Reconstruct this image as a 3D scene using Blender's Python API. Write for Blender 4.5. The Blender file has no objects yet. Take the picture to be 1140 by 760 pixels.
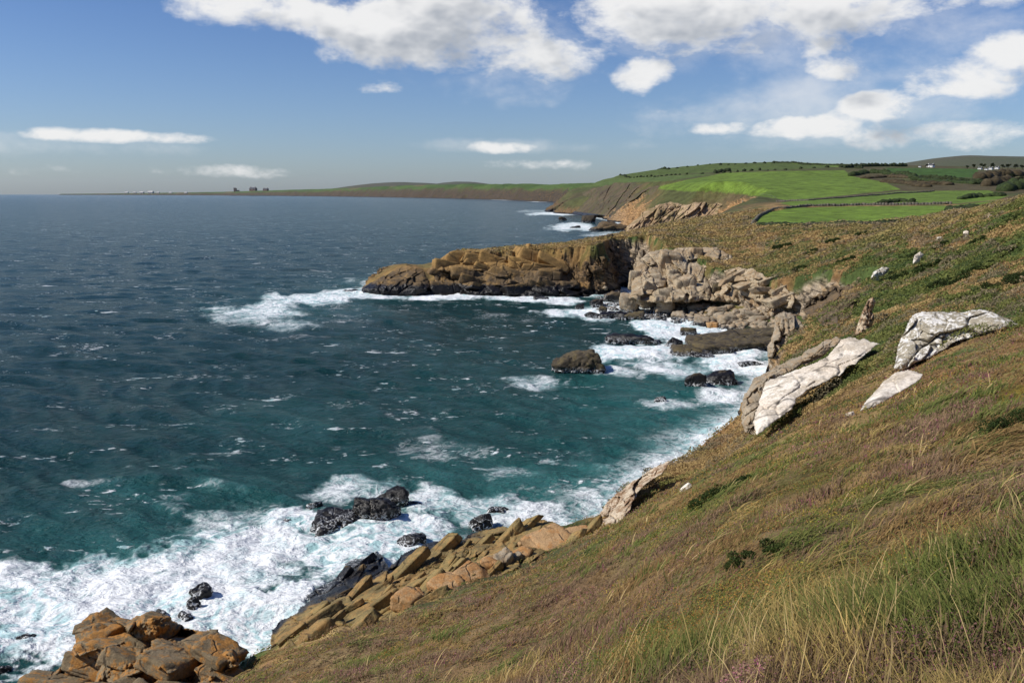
import bpy, bmesh, math, random, time
import numpy as np
from mathutils import Matrix, Vector, Euler
T0 = time.time()
S = bpy.context.scene
R = math.radians
# ------------------------------------------------------------------ camera, sky, sun, exposure
CAM_H = 35.0
PITCH = math.atan((380 - 215.4) / 950.0)          # the sea horizon lies above the picture's middle
cam = bpy.data.objects.new('camera', bpy.data.cameras.new('camera'))
S.collection.objects.link(cam)
cam.location = (0, 0, CAM_H)
cam.rotation_euler = (math.pi / 2 - PITCH, 0, 0)
cam.data.lens = 30.0
cam.data.sensor_width = 36.0
cam.data.clip_start = 0.05
cam.data.clip_end = 200000
S.camera = cam

SUN_AZ, SUN_EL = -98.0, 43.0                       # degrees clockwise from the view direction, above the horizon
EXPOSURE = 0.2
SKY_STRENGTH = 0.07
SUN_STRENGTH = 4.2
HAZE = 0.5e-5

world = bpy.data.worlds.new('World'); S.world = world
world.use_nodes = True
WT = world.node_tree; WT.nodes.clear()


class NB:
    """small node-graph helper"""
    def __init__(s, tree): s.t = tree
    def n(s, typ, **kw):
        nd = s.t.nodes.new(typ)
        for k, v in kw.items(): setattr(nd, k, v)
        return nd
    def link(s, a, b): s.t.links.new(a, b)
    def set(s, sock, v):
        if hasattr(v, 'is_output'): s.t.links.new(v, sock)
        else:
            if isinstance(v, (tuple, list)) and len(v) == 3 and len(sock.default_value) == 4: v = (*v, 1)
            sock.default_value = v
    def math(s, op, a, b=None, c=None, clamp=False):
        m = s.n('ShaderNodeMath', operation=op, use_clamp=clamp)
        s.set(m.inputs[0], a)
        if b is not None: s.set(m.inputs[1], b)
        if c is not None: s.set(m.inputs[2], c)
        return m.outputs[0]
    def vmath(s, op, a, b=None):
        m = s.n('ShaderNodeVectorMath', operation=op)
        s.set(m.inputs[0], a)
        if b is not None: s.set(m.inputs[1], b)
        return m.outputs[0]
    def mix(s, f, a, b, mode='MIX'):
        m = s.n('ShaderNodeMix', data_type='RGBA', blend_type=mode)
        s.set(m.inputs[0], f); s.set(m.inputs[6], a); s.set(m.inputs[7], b)
        return m.outputs[2]
    def noise(s, vec, scale, detail=4, rough=0.55, dist=0.0, out=0):
        m = s.n('ShaderNodeTexNoise')
        s.set(m.inputs['Vector'], vec); m.inputs['Scale'].default_value = scale
        m.inputs['Detail'].default_value = detail; m.inputs['Roughness'].default_value = rough
        m.inputs['Distortion'].default_value = dist
        return m.outputs[out]
    def ss(s, v, lo, hi, a=0.0, b=1.0):
        m = s.n('ShaderNodeMapRange', interpolation_type='SMOOTHSTEP')
        s.set(m.inputs[0], v); s.set(m.inputs[1], lo); s.set(m.inputs[2], hi)
        s.set(m.inputs[3], a); s.set(m.inputs[4], b)
        return m.outputs[0]
    def comb(s, x, y, z):
        m = s.n('ShaderNodeCombineXYZ')
        for i, v in enumerate((x, y, z)): s.set(m.inputs[i], v)
        return m.outputs[0]
    def sep(s, v):
        m = s.n('ShaderNodeSeparateXYZ'); s.set(m.inputs[0], v); return m.outputs


def build_sky():
    b = NB(WT)
    out = b.n('ShaderNodeOutputWorld'); bg = b.n('ShaderNodeBackground')
    b.link(bg.outputs[0], out.inputs[0])
    bg.inputs[1].default_value = SKY_STRENGTH
    sky = b.n('ShaderNodeTexSky', sky_type='NISHITA')
    sky.sun_disc = False
    sky.sun_elevation = R(SUN_EL); sky.sun_rotation = R(SUN_AZ)
    sky.altitude = 0; sky.air_density = 1.0; sky.dust_density = 0.6; sky.ozone_density = 2.0
    geo = b.n('ShaderNodeTexCoord')
    d = b.sep(b.vmath('NORMALIZE', geo.outputs['Generated']))
    az = b.math('MULTIPLY', b.math('ARCTAN2', d[0], d[1]), 180 / math.pi)   # degrees right of north
    el = b.math('MULTIPLY', b.math('ARCSINE', d[2]), 180 / math.pi)

    def density(daz, dele, det=10, banks=None):
        a = b.math('ADD', az, daz); e = b.math('ADD', el, dele)
        # wind-torn edges: warp, then soft ellipses where each cloud bank stands
        p = b.comb(b.math('MULTIPLY', a, 0.17), b.math('MULTIPLY', e, 0.30), 3.7)
        big = b.noise(p, 1.0, det, 0.58, 0.25)
        med = b.noise(p, 3.6, det - 1, 0.62, 0.15)
        cov = None
        for (ca, ce, ra, re, s) in (banks or CLOUDS):
            ua = b.math('DIVIDE', b.math('SUBTRACT', a, ca), ra)
            ue = b.math('DIVIDE', b.math('SUBTRACT', e, ce), re)
            q = b.math('ADD', b.math('MULTIPLY', ua, ua), b.math('MULTIPLY', ue, ue))
            g = b.math('MULTIPLY', b.math('SUBTRACT', 1.0, q), s)
            cov = g if cov is None else b.math('SMOOTH_MAX', cov, g, 0.25)
        cov = b.math('MAXIMUM', cov, -1.9)
        v = b.math('ADD', cov, b.math('MULTIPLY', b.math('SUBTRACT', big, 0.5), 3.4))
        v = b.math('ADD', v, b.math('MULTIPLY', b.math('SUBTRACT', med, 0.5), 1.15))
        return v
    v = density(0, 0)
    v2 = density(-1.8, 1.6, 3)                     # thickness towards the sun shades the far side
    veil = density(3.0, -1.0, 6, VEILS)
    alpha = b.math('MAXIMUM', b.ss(v, -0.1, 0.78), b.math('MULTIPLY', b.ss(veil, -0.5, 1.6), 0.6))
    shade = b.ss(b.math('ADD', b.math('MULTIPLY', v2, 0.8), b.math('MULTIPLY', v, 0.2)), 0.15, 1.5)
    ccol = b.mix(shade, (11.5, 11.4, 11.2), (4.9, 5.3, 5.9))
    # thin veil near the horizon
    tint = b.mix(b.ss(el, 0, 26), (0.86, 1.02, 1.36), (0.38, 0.63, 1.08))
    skyc = b.mix(1.0, sky.outputs[0], tint, 'MULTIPLY')
    b.link(b.mix(b.math('MULTIPLY', alpha, 0.93), skyc, ccol), bg.inputs[0])


def px2azel(px, py):
    u = (px - 570) / 950; v = (380 - py) / 950
    x = u; y = math.cos(PITCH) + v * math.sin(PITCH); z = v * math.cos(PITCH) - math.sin(PITCH)
    return math.degrees(math.atan2(x, y)), math.degrees(math.atan2(z, math.hypot(x, y)))


# cloud banks: where they stand in the sky (degrees across, degrees up), their half sizes, their weight
_cl = [(470, 22, 130, 62, 1.1), (320, 8, 120, 26, .9), (560, 62, 120, 32, .95), (745, 12, 120, 42, 1.15), (715, 84, 32, 20, .95), (425, 98, 34, 10, .7),
       (950, 12, 110, 40, .95), (860, 30, 50, 26, .6), (1075, 88, 62, 30, 1.05), (1120, 66, 50, 28, .9), (935, 77, 34, 13, .55), (985, 118, 42, 17, .65), (895, 142, 60, 15, .75), (805, 140, 30, 9, .45),
       (1010, 150, 70, 12, .4), (1095, 150, 60, 16, .55), (138, 152, 88, 8, .85), (560, 164, 48, 7, .75), (735, 128, 16, 6, .12), (1090, -10, 120, 20, .5), (150, 190, 90, 4, .12), (600, 184, 60, 4, .12)]
CLOUDS = []
for (cx, cy, rx, ry, s_) in _cl:
    a0, e0 = px2azel(cx, cy)
    CLOUDS.append((a0, e0, rx * 0.058, ry * 0.058, s_))
VEILS = []
for (cx, cy, rx, ry, s_) in [(1000, 138, 180, 34, .7), (960, 40, 170, 46, .7), (60, 182, 120, 9, .4), (620, 180, 110, 6, .3), (1060, 100, 110, 50, .5), (600, 60, 90, 50, .4)]:
    a0, e0 = px2azel(cx, cy)
    VEILS.append((a0, e0, rx * 0.058, ry * 0.058, s_))
build_sky()

sun = bpy.data.objects.new('sun', bpy.data.lights.new('sun', 'SUN'))
S.collection.objects.link(sun)
sun.data.energy = SUN_STRENGTH; sun.data.angle = R(0.53); sun.data.color = (1.0, 0.94, 0.85)
sd_ = Vector((math.sin(R(SUN_AZ)) * math.cos(R(SUN_EL)), math.cos(R(SUN_AZ)) * math.cos(R(SUN_EL)), math.sin(R(SUN_EL))))
sun.rotation_euler = sd_.to_track_quat('Z', 'Y').to_euler()
sun.location = (-60, -20, 90)
S.view_settings.view_transform = 'Standard'; S.view_settings.look = 'None'
S.view_settings.exposure = EXPOSURE; S.view_settings.gamma = 1.0
S.view_settings.use_curve_mapping = False

# ------------------------------------------------------------------ helpers
rng = np.random.default_rng(7)


def tag(o, label=None, cat=None, group=None, kind=None):
    if label: o['label'] = label
    if cat: o['category'] = cat
    if group: o['group'] = group
    if kind: o['kind'] = kind
    return o


def mesh_np(name, verts, faces, mat=None, smooth=True, attrs=None, parent=None):
    """faces: (M,k) int array, or a list of such arrays (k may differ)"""
    if not isinstance(faces, list): faces = [faces]
    faces = [f for f in faces if len(f)]
    me = bpy.data.meshes.new(name)
    me.vertices.add(len(verts))
    me.vertices.foreach_set('co', np.ascontiguousarray(verts, dtype=np.float32).ravel())
    loops = np.concatenate([f.ravel() for f in faces]).astype(np.int32)
    tot = np.concatenate([np.full(len(f), f.shape[1], np.int32) for f in faces])
    start = np.concatenate([[0], np.cumsum(tot)[:-1]]).astype(np.int32)
    me.loops.add(len(loops)); me.loops.foreach_set('vertex_index', loops)
    me.polygons.add(len(tot)); me.polygons.foreach_set('loop_start', start)
    me.polygons.foreach_set('use_smooth', np.full(len(tot), smooth, dtype=bool))
    me.update(calc_edges=True)
    for k, v in (attrs or {}).items():
        v = np.asarray(v, np.float32)
        if v.ndim == 1:
            a = me.attributes.new(k, 'FLOAT', 'POINT'); a.data.foreach_set('value', v)
        else:
            a = me.attributes.new(k, 'FLOAT_COLOR', 'POINT')
            a.data.foreach_set('color', np.c_[v, np.ones(len(v))].astype(np.float32).ravel())
    if mat: me.materials.append(mat)
    o = bpy.data.objects.new(name, me); S.collection.objects.link(o)
    if parent: o.parent = parent
    return o


def _hash(ix, iy, iz, s):
    h = (ix.astype(np.int64) * 374761393 + iy.astype(np.int64) * 668265263 + iz * 2147483647 + s * 1274126177) & 0xFFFFFFFF
    h = ((h ^ (h >> 13)) * 1274126177) & 0xFFFFFFFF
    h = ((h ^ (h >> 16)) * 2246822519) & 0xFFFFFFFF
    return ((h ^ (h >> 15)) & 0xFFFFFF).astype(np.float32) / 16777215.0


def _q(f): return f * f * f * (f * (f * 6 - 15) + 10)


def vn2(x, y, s=0):
    ix = np.floor(x); iy = np.floor(y); fx = _q(x - ix); fy = _q(y - iy)
    z = np.zeros(1, np.int64)
    a = _hash(ix, iy, z, s); b = _hash(ix + 1, iy, z, s); c = _hash(ix, iy + 1, z, s); d = _hash(ix + 1, iy + 1, z, s)
    return (a + (b - a) * fx) * (1 - fy) + (c + (d - c) * fx) * fy


def vn3(x, y, z, s=0):
    ix = np.floor(x); iy = np.floor(y); iz = np.floor(z); fx = _q(x - ix); fy = _q(y - iy); fz = _q(z - iz)
    iz = iz.astype(np.int64)
    r = 0
    for k in (0, 1):
        a = _hash(ix, iy, iz + k, s); b = _hash(ix + 1, iy, iz + k, s); c = _hash(ix, iy + 1, iz + k, s); d = _hash(ix + 1, iy + 1, iz + k, s)
        v = (a + (b - a) * fx) * (1 - fy) + (c + (d - c) * fx) * fy
        r = r + v * (fz if k else 1 - fz)
    return r


def fbm2(x, y, o=4, s=0, g=0.5):
    r = 0; a = 1; t = 0
    for i in range(o):
        r = r + a * vn2(x * 2 ** i + 17.3 * i, y * 2 ** i - 9.1 * i, s + i); t += a; a *= g
    return r / t


def fbm3(x, y, z, o=4, s=0, g=0.5):
    r = 0; a = 1; t = 0
    for i in range(o):
        r = r + a * vn3(x * 2 ** i + 5.7 * i, y * 2 ** i, z * 2 ** i - 3.3 * i, s + i); t += a; a *= g
    return r / t


def cells3(x, y, z, s=0):
    """nearest jittered cell: (random value of that cell, F1, F2)"""
    ix = np.floor(x).astype(np.int64); iy = np.floor(y).astype(np.int64); iz = np.floor(z).astype(np.int64)
    f1 = np.full(x.shape, 9e9, np.float32); f2 = f1.copy(); val = np.zeros(x.shape, np.float32)
    for dx in (-1, 0, 1):
        for dy in (-1, 0, 1):
            for dz in (-1, 0, 1):
                cx, cy, cz = ix + dx, iy + dy, iz + dz
                px = cx + _hash(cx, cy, cz, s); py = cy + _hash(cx, cy, cz, s + 1); pz = cz + _hash(cx, cy, cz, s + 2)
                d = (px - x) ** 2 + (py - y) ** 2 + (pz - z) ** 2
                nv = _hash(cx, cy, cz, s + 3)
                m = d < f1
                f2 = np.where(m, f1, np.minimum(f2, d)); val = np.where(m, nv, val); f1 = np.where(m, d, f1)
    return val, np.sqrt(f1), np.sqrt(f2)


def sst(v, a, b):
    t = np.clip((v - a) / (b - a), 0, 1); return t * t * (3 - 2 * t)


def lerp(a, b, t):
    t = np.asarray(t)
    if np.ndim(a) == 1 or np.ndim(b) == 1 or (np.ndim(a) == 2): t = t[..., None]
    return np.asarray(a) * (1 - t) + np.asarray(b) * t


# ------------------------------------------------------------------ from the photograph's pixels to places in the world
def px_depth(px, py, Y):
    u = (px - 570) / 950; v = (380 - py) / 950
    t = Y / (math.cos(PITCH) + v * math.sin(PITCH))
    return u * t, Y, CAM_H + t * (v * math.cos(PITCH) - math.sin(PITCH))


def px_level(px, py, z=0.0):
    u = (px - 570) / 950; v = (380 - py) / 950
    dz = v * math.cos(PITCH) - math.sin(PITCH)
    t = (z - CAM_H) / dz
    return u * t, (math.cos(PITCH) + v * math.sin(PITCH)) * t


# the coast in plan: (pixel on the waterline | 'w', x, y), steepness of the cliff, width and slope of the foreshore
NEAR = (1.5, 1, .3); COVE = (2.6, 15, .26); HEAD = (1.5, 0, .3); BACK = (1.2, 0, .3); PROM = (0.85, 0, .3); FAR = (0.75, 0, .3)
COAST = [(('w', -260, -285), NEAR), ((95, 790), NEAR), ((215, 765), NEAR), ((335, 722), NEAR), ((425, 660), NEAR), ((540, 618), NEAR), ((640, 592), NEAR),
         ((745, 520), NEAR), ((830, 462), (2.2, 1, .3)), ((850, 425), (2.6, 1, .3)), ((872, 402), (3, 1, .3)), ((866, 388), COVE), ((835, 374), COVE),
         ((790, 366), COVE), ((745, 353), COVE), ((712, 342), COVE), ((703, 330), (2.4, 5, .3)), ((700, 319), (3, 0, .3)), ((693, 320), (3.2, 0, .3)), ((682, 328), (3, 0, .3)), ((655, 329), HEAD), ((610, 326), HEAD), ((560, 326), HEAD),
         ((500, 325), HEAD), ((478, 324), HEAD), ((430, 328), (1.6, 0, .3)), ((404, 322), (1.2, 0, .3)), ((415, 313), BACK), ((480, 307), BACK), ((560, 300), BACK), ((640, 290), BACK),
         ((700, 284), BACK), (('w', 105, 540), BACK), (('w', 140, 610), BACK), (('w', 160, 690), PROM), ((770, 261.5), PROM), ((740, 261), PROM), ((706, 260.5), PROM),
         ((690, 255), PROM), ((694, 250), PROM), ((678, 245), PROM), ((655, 240), PROM), ((622, 237.5), PROM), ((607, 235), PROM), ((640, 231), FAR), ((690, 229), FAR),
         ((665, 227.3), FAR), ((635, 226), FAR), ((600, 224.8), FAR), ((570, 223.2), FAR), ((530, 221.8), FAR), ((480, 220.6), FAR), ((440, 219.8), FAR),
         ((400, 219.1), FAR), ((350, 218.5), FAR), ((300, 218.0), FAR), ((240, 217.55), FAR), ((150, 217.2), FAR), ((60, 217.0), FAR), ((-20, 216.9), FAR), (('w', -16000, 30000), FAR),
         (('w', 60000, 60000), FAR), (('w', 60000, -285), FAR)]
CP = []; CA = []
for p, a in COAST:
    CP.append((p[1], p[2]) if p[0] == 'w' else px_level(*p)); CA.append(a)
CP = np.array(CP); CA = np.array(CA)


def coast_sd(x, y, attrs=True):
    """signed distance to the coast (inland positive) and the coast's character at the nearest point"""
    best = np.full(x.shape, 1e30); ins = np.zeros(x.shape, bool)
    at = np.zeros(x.shape + (3,)) if attrs else None
    n = len(CP)
    for i in range(n):
        a = CP[i]; b = CP[(i + 1) % n]; e = b - a
        wx = x - a[0]; wy = y - a[1]
        t = np.clip((wx * e[0] + wy * e[1]) / (e @ e), 0, 1)
        d = (wx - t * e[0]) ** 2 + (wy - t * e[1]) ** 2
        m = d < best
        best = np.where(m, d, best)
        if attrs: at = np.where(m[..., None], CA[i] * (1 - t[..., None]) + CA[(i + 1) % n] * t[..., None], at)
        c = ((a[1] <= y) & (b[1] > y)) | ((b[1] <= y) & (a[1] > y))
        if e[1] != 0: ins ^= c & (x < a[0] + (y - a[1]) / e[1] * e[0])
    return np.sqrt(best) * np.where(ins, 1, -1), at


# upland heights: (px, py, distance) read off the photograph
def near_plane(x, y):
    r = np.hypot(x, y); az = np.arctan2(x, y)
    s = .545 * np.cos(az + R(53)) + .065 * np.cos(az - R(37)) + .15 * np.maximum(0, np.sin(-az)) + .058 * np.exp(-((np.degrees(az) - 0.5) / 11.0) ** 2)
    return 33.3 - s * r - .0004 * np.maximum(0, r - 25) ** 2 * (1 - sst(np.degrees(az), 14, 24))


UP = [(1140, 222, 215), (1060, 247, 230), (1000, 258, 245), (930, 252, 290), (860, 256, 310), (830, 262, 320), (1230, 190, 210), (1300, 200, 150),
      (1140, 290, 140), (1060, 310, 150), (1000, 320, 165), (930, 310, 200), (880, 318, 215), (840, 296, 260), (800, 285, 275), (1230, 270, 130),
      (1140, 342, 95), (1060, 347, 105), (990, 360, 115), (940, 378, 125), (905, 366, 160), (885, 345, 190), (1250, 330, 90),
      (720, 262, 325), (780, 256, 345), (830, 253, 352), (760, 272, 300), (700, 265, 325), (720, 280, 275),
      (430, 306, 318), (455, 294, 325), (479, 313, 325), (500, 285, 328), (530, 279, 333), (570, 276, 338), (610, 273, 340), (650, 271, 335), (680, 265, 328),
      (850, 249, 345), (950, 247, 360), (1100, 229, 420), (850, 236, 440), (980, 228, 480), (860, 226, 540), (1000, 212, 680), (900, 218, 640), (1100, 214, 620), (1200, 214, 560),
      (780, 212, 780), (740, 208, 860), (700, 206, 1000), (660, 213, 1250), (630, 226, 1500), (840, 218, 640), (800, 215, 720), (770, 240, 745), (720, 235, 800),
      (870, 191, 1100), (790, 203, 900), (950, 196, 980), (1020, 202, 820), (1100, 199, 850), (1000, 190, 1050), (1200, 195, 900),
      (870, 180.5, 1700), (800, 182, 1850), (740, 188, 2050), (680, 195, 2400), (640, 199, 2800), (1000, 185, 1500), (1060, 186, 1450), (1140, 188, 1400), (1250, 186, 1400), (700, 200, 1700), (800, 194, 1350),
      (600, 202, 3600), (560, 203, 4800), (520, 204.5, 6200), (470, 206, 8000), (430, 208, 9500), (380, 210.5, 11500), (330, 212, 14000), (260, 213.8, 17000), (160, 215.0, 19000), (60, 215.9, 20500), (-40, 216.2, 21500)]
pts = [px_depth(*p) for p in UP]
pts += [(-45, 360, 6), (-20, 372, 9), (15, 385, 11), (50, 405, 15), (90, 470, 20), (-60, 330, 4), (150, 560, 26), (190, 620, 30)]
for az_, r_ in [(870, 3500)] + [(800, 4000), (1000, 3500), (1140, 3300), (1250, 3300), (740, 4500), (690, 6000), (620, 9000), (550, 12000), (480, 15000), (420, 19000), (900, 9000), (1100, 9000), (750, 15000), (1000, 19000), (1200, 19000)]:
    X_, Y_, Z_ = px_depth(az_, 215, r_); pts.append((X_, Y_, 45.0))
for az_ in (-70, -50, -35, -20, -10, 0, 8, 14):
    for r_ in (45, 60, 80, 110):
        X_ = r_ * math.sin(R(az_)); Y_ = r_ * math.cos(R(az_)); pts.append((X_, Y_, max(2.0, float(near_plane(np.float64(X_), np.float64(Y_))))))
for az_ in (18, 22, 26, 31, 36, 45, 60, 75):
    for r_ in (45, 60, 74):
        X_ = r_ * math.sin(R(az_)); Y_ = r_ * math.cos(R(az_)); pts.append((X_, Y_, float(near_plane(np.float64(X_), np.float64(Y_)))))
pts = np.array(pts)


def _lp(x, y): return np.arctan2(x, y) * 3.2, np.log(np.maximum(np.hypot(x, y), .2))


_a, _b = _lp(pts[:, 0], pts[:, 1])


def _phi(d2): return np.sqrt(d2 + 0.03 ** 2)


_K = _phi((_a[:, None] - _a) ** 2 + (_b[:, None] - _b) ** 2)
_zm = pts[:, 2].mean()
_w = np.linalg.solve(_K + 0.004 * np.eye(len(pts)), pts[:, 2] - _zm)
# tabulate on a log-polar grid
GA = np.linspace(R(-80) * 3.2, R(80) * 3.2, 420); GB = np.linspace(math.log(30), math.log(26000), 620)
_T = np.zeros((len(GB), len(GA)))
for k in range(len(pts)):
    _T += _w[k] * _phi((GA[None, :] - _a[k]) ** 2 + (GB[:, None] - _b[k]) ** 2)
_T += _zm
for _ in range(3):   # soften the interpolation's creases
    _T[1:-1, 1:-1] = (_T[1:-1, 1:-1] * 2 + _T[:-2, 1:-1] + _T[2:, 1:-1] + _T[1:-1, :-2] + _T[1:-1, 2:]) / 6


def upland(x, y):
    a, b = _lp(x, y)
    ga = np.clip((a - GA[0]) / (GA[1] - GA[0]), 0, len(GA) - 1.001); gb = np.clip((b - GB[0]) / (GB[1] - GB[0]), 0, len(GB) - 1.001)
    i = ga.astype(int); j = gb.astype(int); fa = ga - i; fb = gb - j
    t = (_T[j, i] * (1 - fa) + _T[j, i + 1] * fa) * (1 - fb) + (_T[j + 1, i] * (1 - fa) + _T[j + 1, i + 1] * fa) * fb
    r = np.hypot(x, y)
    w = sst(r, 38, 70)
    return near_plane(x, y) * (1 - w) + t * w


def terrain(x, y, full=False):
    x = np.asarray(x, float); y = np.asarray(y, float)
    r = np.hypot(x, y)
    amp = np.clip(.012 * r, .3, 40); wl = np.clip(.07 * r, 3, 220)
    lw = np.round(np.log2(wl)); w2 = 2.0 ** lw
    # coast wobble (done per octave band so it stays continuous)
    nx = np.zeros(x.shape); ny = np.zeros(x.shape)
    for k in range(1, 9):
        g = np.maximum(0, 1 - np.abs(np.log2(wl) - k)); m = g > 0
        if not m.any(): continue
        W = 2.0 ** k
        nx[m] += g[m] * (fbm2(x[m] / W, y[m] / W, 3, 11) - .5); ny[m] += g[m] * (fbm2(x[m] / W + 40, y[m] / W, 3, 23) - .5)
    sd, at = coast_sd(x + nx * amp * 2, y + ny * amp * 2)
    U = upland(x, y)
    # hummocks
    U = U + (fbm2(x / 7, y / 7, 3, 3) - .5) * 0.9 * sst(r, 3, 25) * (1 - .5 * sst(r, 200, 600)) + (fbm2(x / 2.4, y / 2.4, 3, 5) - .5) * .85 * (1 - sst(r, 150, 400)) * sst(r, 1, 6)
    U = U + (fbm2(x / 60, y / 60, 3, 9) - .5) * 4 * sst(r, 300, 1200)
    wl_ = np.where(r > 2000, 60, np.clip(.03 * w2, 3, 30))
    rid = 1 - np.abs(2 * fbm2(x / wl_ * .5, y / wl_ * .5, 3, 31) - 1)
    s2 = sd - (rid - .55) * np.where(r < 500, np.clip(r * .016, 1, 6), 2.5 + 42 * sst(r, 2200, 3500)) * sst(sd, 0, 6)
    k, sw, sl = at[..., 0], at[..., 1], at[..., 2]
    cap = np.where(s2 < sw, s2 * sl, sw * sl + (s2 - sw) * k)
    fr = sst(r, 1600, 2600); hc = U * (.42 + .6 * fbm2(x / 300, y / 300, 3, 35))
    cap = cap * (1 - fr) + fr * np.where(cap < hc, cap, hc + (cap - hc) * .32)
    h = np.clip(.06 * U, .4, 4)
    d = np.clip(.5 + .5 * (U - cap) / h, 0, 1)
    z = U * (1 - d) + cap * d - h * d * (1 - d)
    z = np.where(sd > 0, z, np.maximum(-6, .7 * sd))
    if not full: return z
    expo = (U - cap)                                         # > 0 where the cliff cuts the upland
    return z, sd, U, expo, at


def raycast(px, py, tmax=22000):
    u = (px - 570) / 950; v = (380 - py) / 950
    dx, dy, dz = u, math.cos(PITCH) + v * math.sin(PITCH), v * math.cos(PITCH) - math.sin(PITCH)
    t = np.exp(np.linspace(math.log(2), math.log(tmax), 5000))
    z = np.maximum(terrain(dx * t, dy * t), 0)
    below = (CAM_H + dz * t) < z
    i = int(np.argmax(below)) if below.any() else len(t) - 1
    return dx * t[i], dy * t[i], z[i], t[i]


def in_poly(x, y, P):
    ins = np.zeros(x.shape, bool)
    for (x1, y1), (x2, y2) in zip(P, P[1:] + P[:1]):
        if y1 == y2: continue
        c = ((y1 <= y) & (y2 > y)) | ((y2 <= y) & (y1 > y))
        ins ^= c & (x < x1 + (y - y1) / (y2 - y1) * (x2 - x1))
    return ins


def pix(x, y, z):
    X, Yv, Z = x, y, z - CAM_H
    dep = Yv * math.cos(PITCH) - Z * math.sin(PITCH); up = Yv * math.sin(PITCH) + Z * math.cos(PITCH)
    dep = np.maximum(dep, .01)
    return 570 + 950 * X / dep, 380 - 950 * up / dep


# fields of the farmland, outlined on the ground
FIELDS = []
def field(px, col): FIELDS.append(([tuple(p) for p in px], col))
def in_field(x, y, z, P):
    px, py = pix(x, y, z); r = np.hypot(x, y)
    return in_poly(px, py, P) & (r > 335) & (r < 2600)
G_BRIGHT = (.120, .185, .022)
field([(836, 244), (848, 238), (880, 231.5), (960, 229.5), (1060, 229), (1120, 222), (1110, 232), (1062, 243), (1010, 249), (990, 252), (900, 252), (845, 251)], G_BRIGHT)
field([(868, 226), (890, 222.5), (945, 219), (1000, 213), (1100, 212), (1122, 218), (1112, 222), (1060, 227), (940, 228.5), (880, 229)], (.112, .172, .024))
field([(727, 209.5), (745, 205), (765, 200), (790, 196), (806, 192.5), (870, 190.5), (940, 189.5), (948, 196), (985, 203), (1003, 211), (940, 217.5), (880, 223.5), (850, 219), (800, 213.5), (760, 213)], (.118, .180, .024))
field([(650, 199), (690, 193), (740, 187.5), (800, 181.5), (870, 179), (935, 186), (870, 189), (800, 191.5), (740, 195), (690, 198)], (.075, .105, .024))
field([(560, 203), (640, 199.5), (700, 198), (740, 196), (780, 193.5), (795, 194), (740, 202), (700, 203), (672, 207), (650, 209), (560, 206)], (.085, .12, .03))
field([(895, 180), (955, 184.5), (930, 186), (880, 182)], (.12, .18, .035))
field([(985, 187), (1090, 188), (1085, 198), (1000, 196)], (.05, .10, .018))

# ------------------------------------------------------------------ materials
def new_mat(name):
    m = bpy.data.materials.new(name); m.use_nodes = True
    m.node_tree.nodes.clear()
    b = NB(m.node_tree)
    out = b.n('ShaderNodeOutputMaterial'); p = b.n('ShaderNodeBsdfPrincipled')
    b.link(p.outputs[0], out.inputs[0])
    return m, b, p, out


def bump(b, p, h, strength, dist):
    bm = b.n('ShaderNodeBump'); bm.inputs['Strength'].default_value = strength; bm.inputs['Distance'].default_value = dist
    b.set(bm.inputs['Height'], h); b.link(bm.outputs[0], p.inputs['Normal'])
    return bm


def attr(b, name, out='Color'):
    a = b.n('ShaderNodeAttribute', attribute_name=name); return a.outputs[out]


def mat_land():
    m, b, p, _ = new_mat('land')
    pos = b.n('ShaderNodeNewGeometry').outputs['Position']
    n1 = b.noise(pos, .11, 10, .68); n2 = b.noise(pos, 1.3, 8, .65)
    veg = b.mix(1.0, attr(b, 'Col'), b.mix(b.ss(n1, .3, .7), (.62, .6, .58), (1.35, 1.38, 1.4)), 'MULTIPLY')
    veg = b.mix(1.0, veg, b.mix(b.ss(n2, .3, .7), (.7, .7, .7), (1.25, 1.25, 1.25)), 'MULTIPLY')
    sp = b.sep(pos)
    q = b.comb(b.math('ADD', b.math('MULTIPLY', sp[0], .5), b.math('MULTIPLY', sp[2], .45)), b.math('MULTIPLY', sp[1], .5), b.math('ADD', b.math('MULTIPLY', sp[2], 1.3), b.math('MULTIPLY', sp[0], .35)))
    s1 = b.noise(q, .8, 9, .65, .3)
    vo = b.n('ShaderNodeTexVoronoi', feature='DISTANCE_TO_EDGE'); b.link(b.vmath('ADD', q, b.vmath('SCALE', b.noise(q, 1.2, 3, out=1), None)), vo.inputs['Vector']); vo.inputs['Scale'].default_value = .33
    crack = b.ss(vo.outputs['Distance'], 0.0, .07)
    rock = b.mix(1.0, attr(b, 'RockCol'), b.mix(b.ss(s1, .28, .72), (.4, .38, .36), (1.5, 1.45, 1.4)), 'MULTIPLY')
    rock = b.mix(b.math('MULTIPLY', b.ss(b.noise(pos, .22, 8, .6), .52, .62), .55), rock, (.33, .19, .065))
    rock = b.mix(b.math('MULTIPLY', b.math('SUBTRACT', 1.0, crack), .75), rock, (.03, .025, .02))
    wet = b.ss(b.math('ADD', sp[2], b.math('MULTIPLY', b.noise(pos, .3, 4), -2.4)), .2, 1.3, 1, 0)
    rock = b.mix(wet, rock, (.014, .012, .011))
    rk = attr(b, 'rock', 'Fac')
    b.link(b.mix(rk, veg, rock), p.inputs['Base Color'])
    b.set(p.inputs['Roughness'], b.math('SUBTRACT', .92, b.math('MULTIPLY', wet, .5)))
    p.inputs['Specular IOR Level'].default_value = .25
    hgt = b.math('ADD', b.math('MULTIPLY', b.math('ADD', s1, b.math('MULTIPLY', crack, .35)), rk), b.math('MULTIPLY', b.math('ADD', n2, n1), .5))
    bump(b, p, hgt, .9, .7)
    return m


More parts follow.
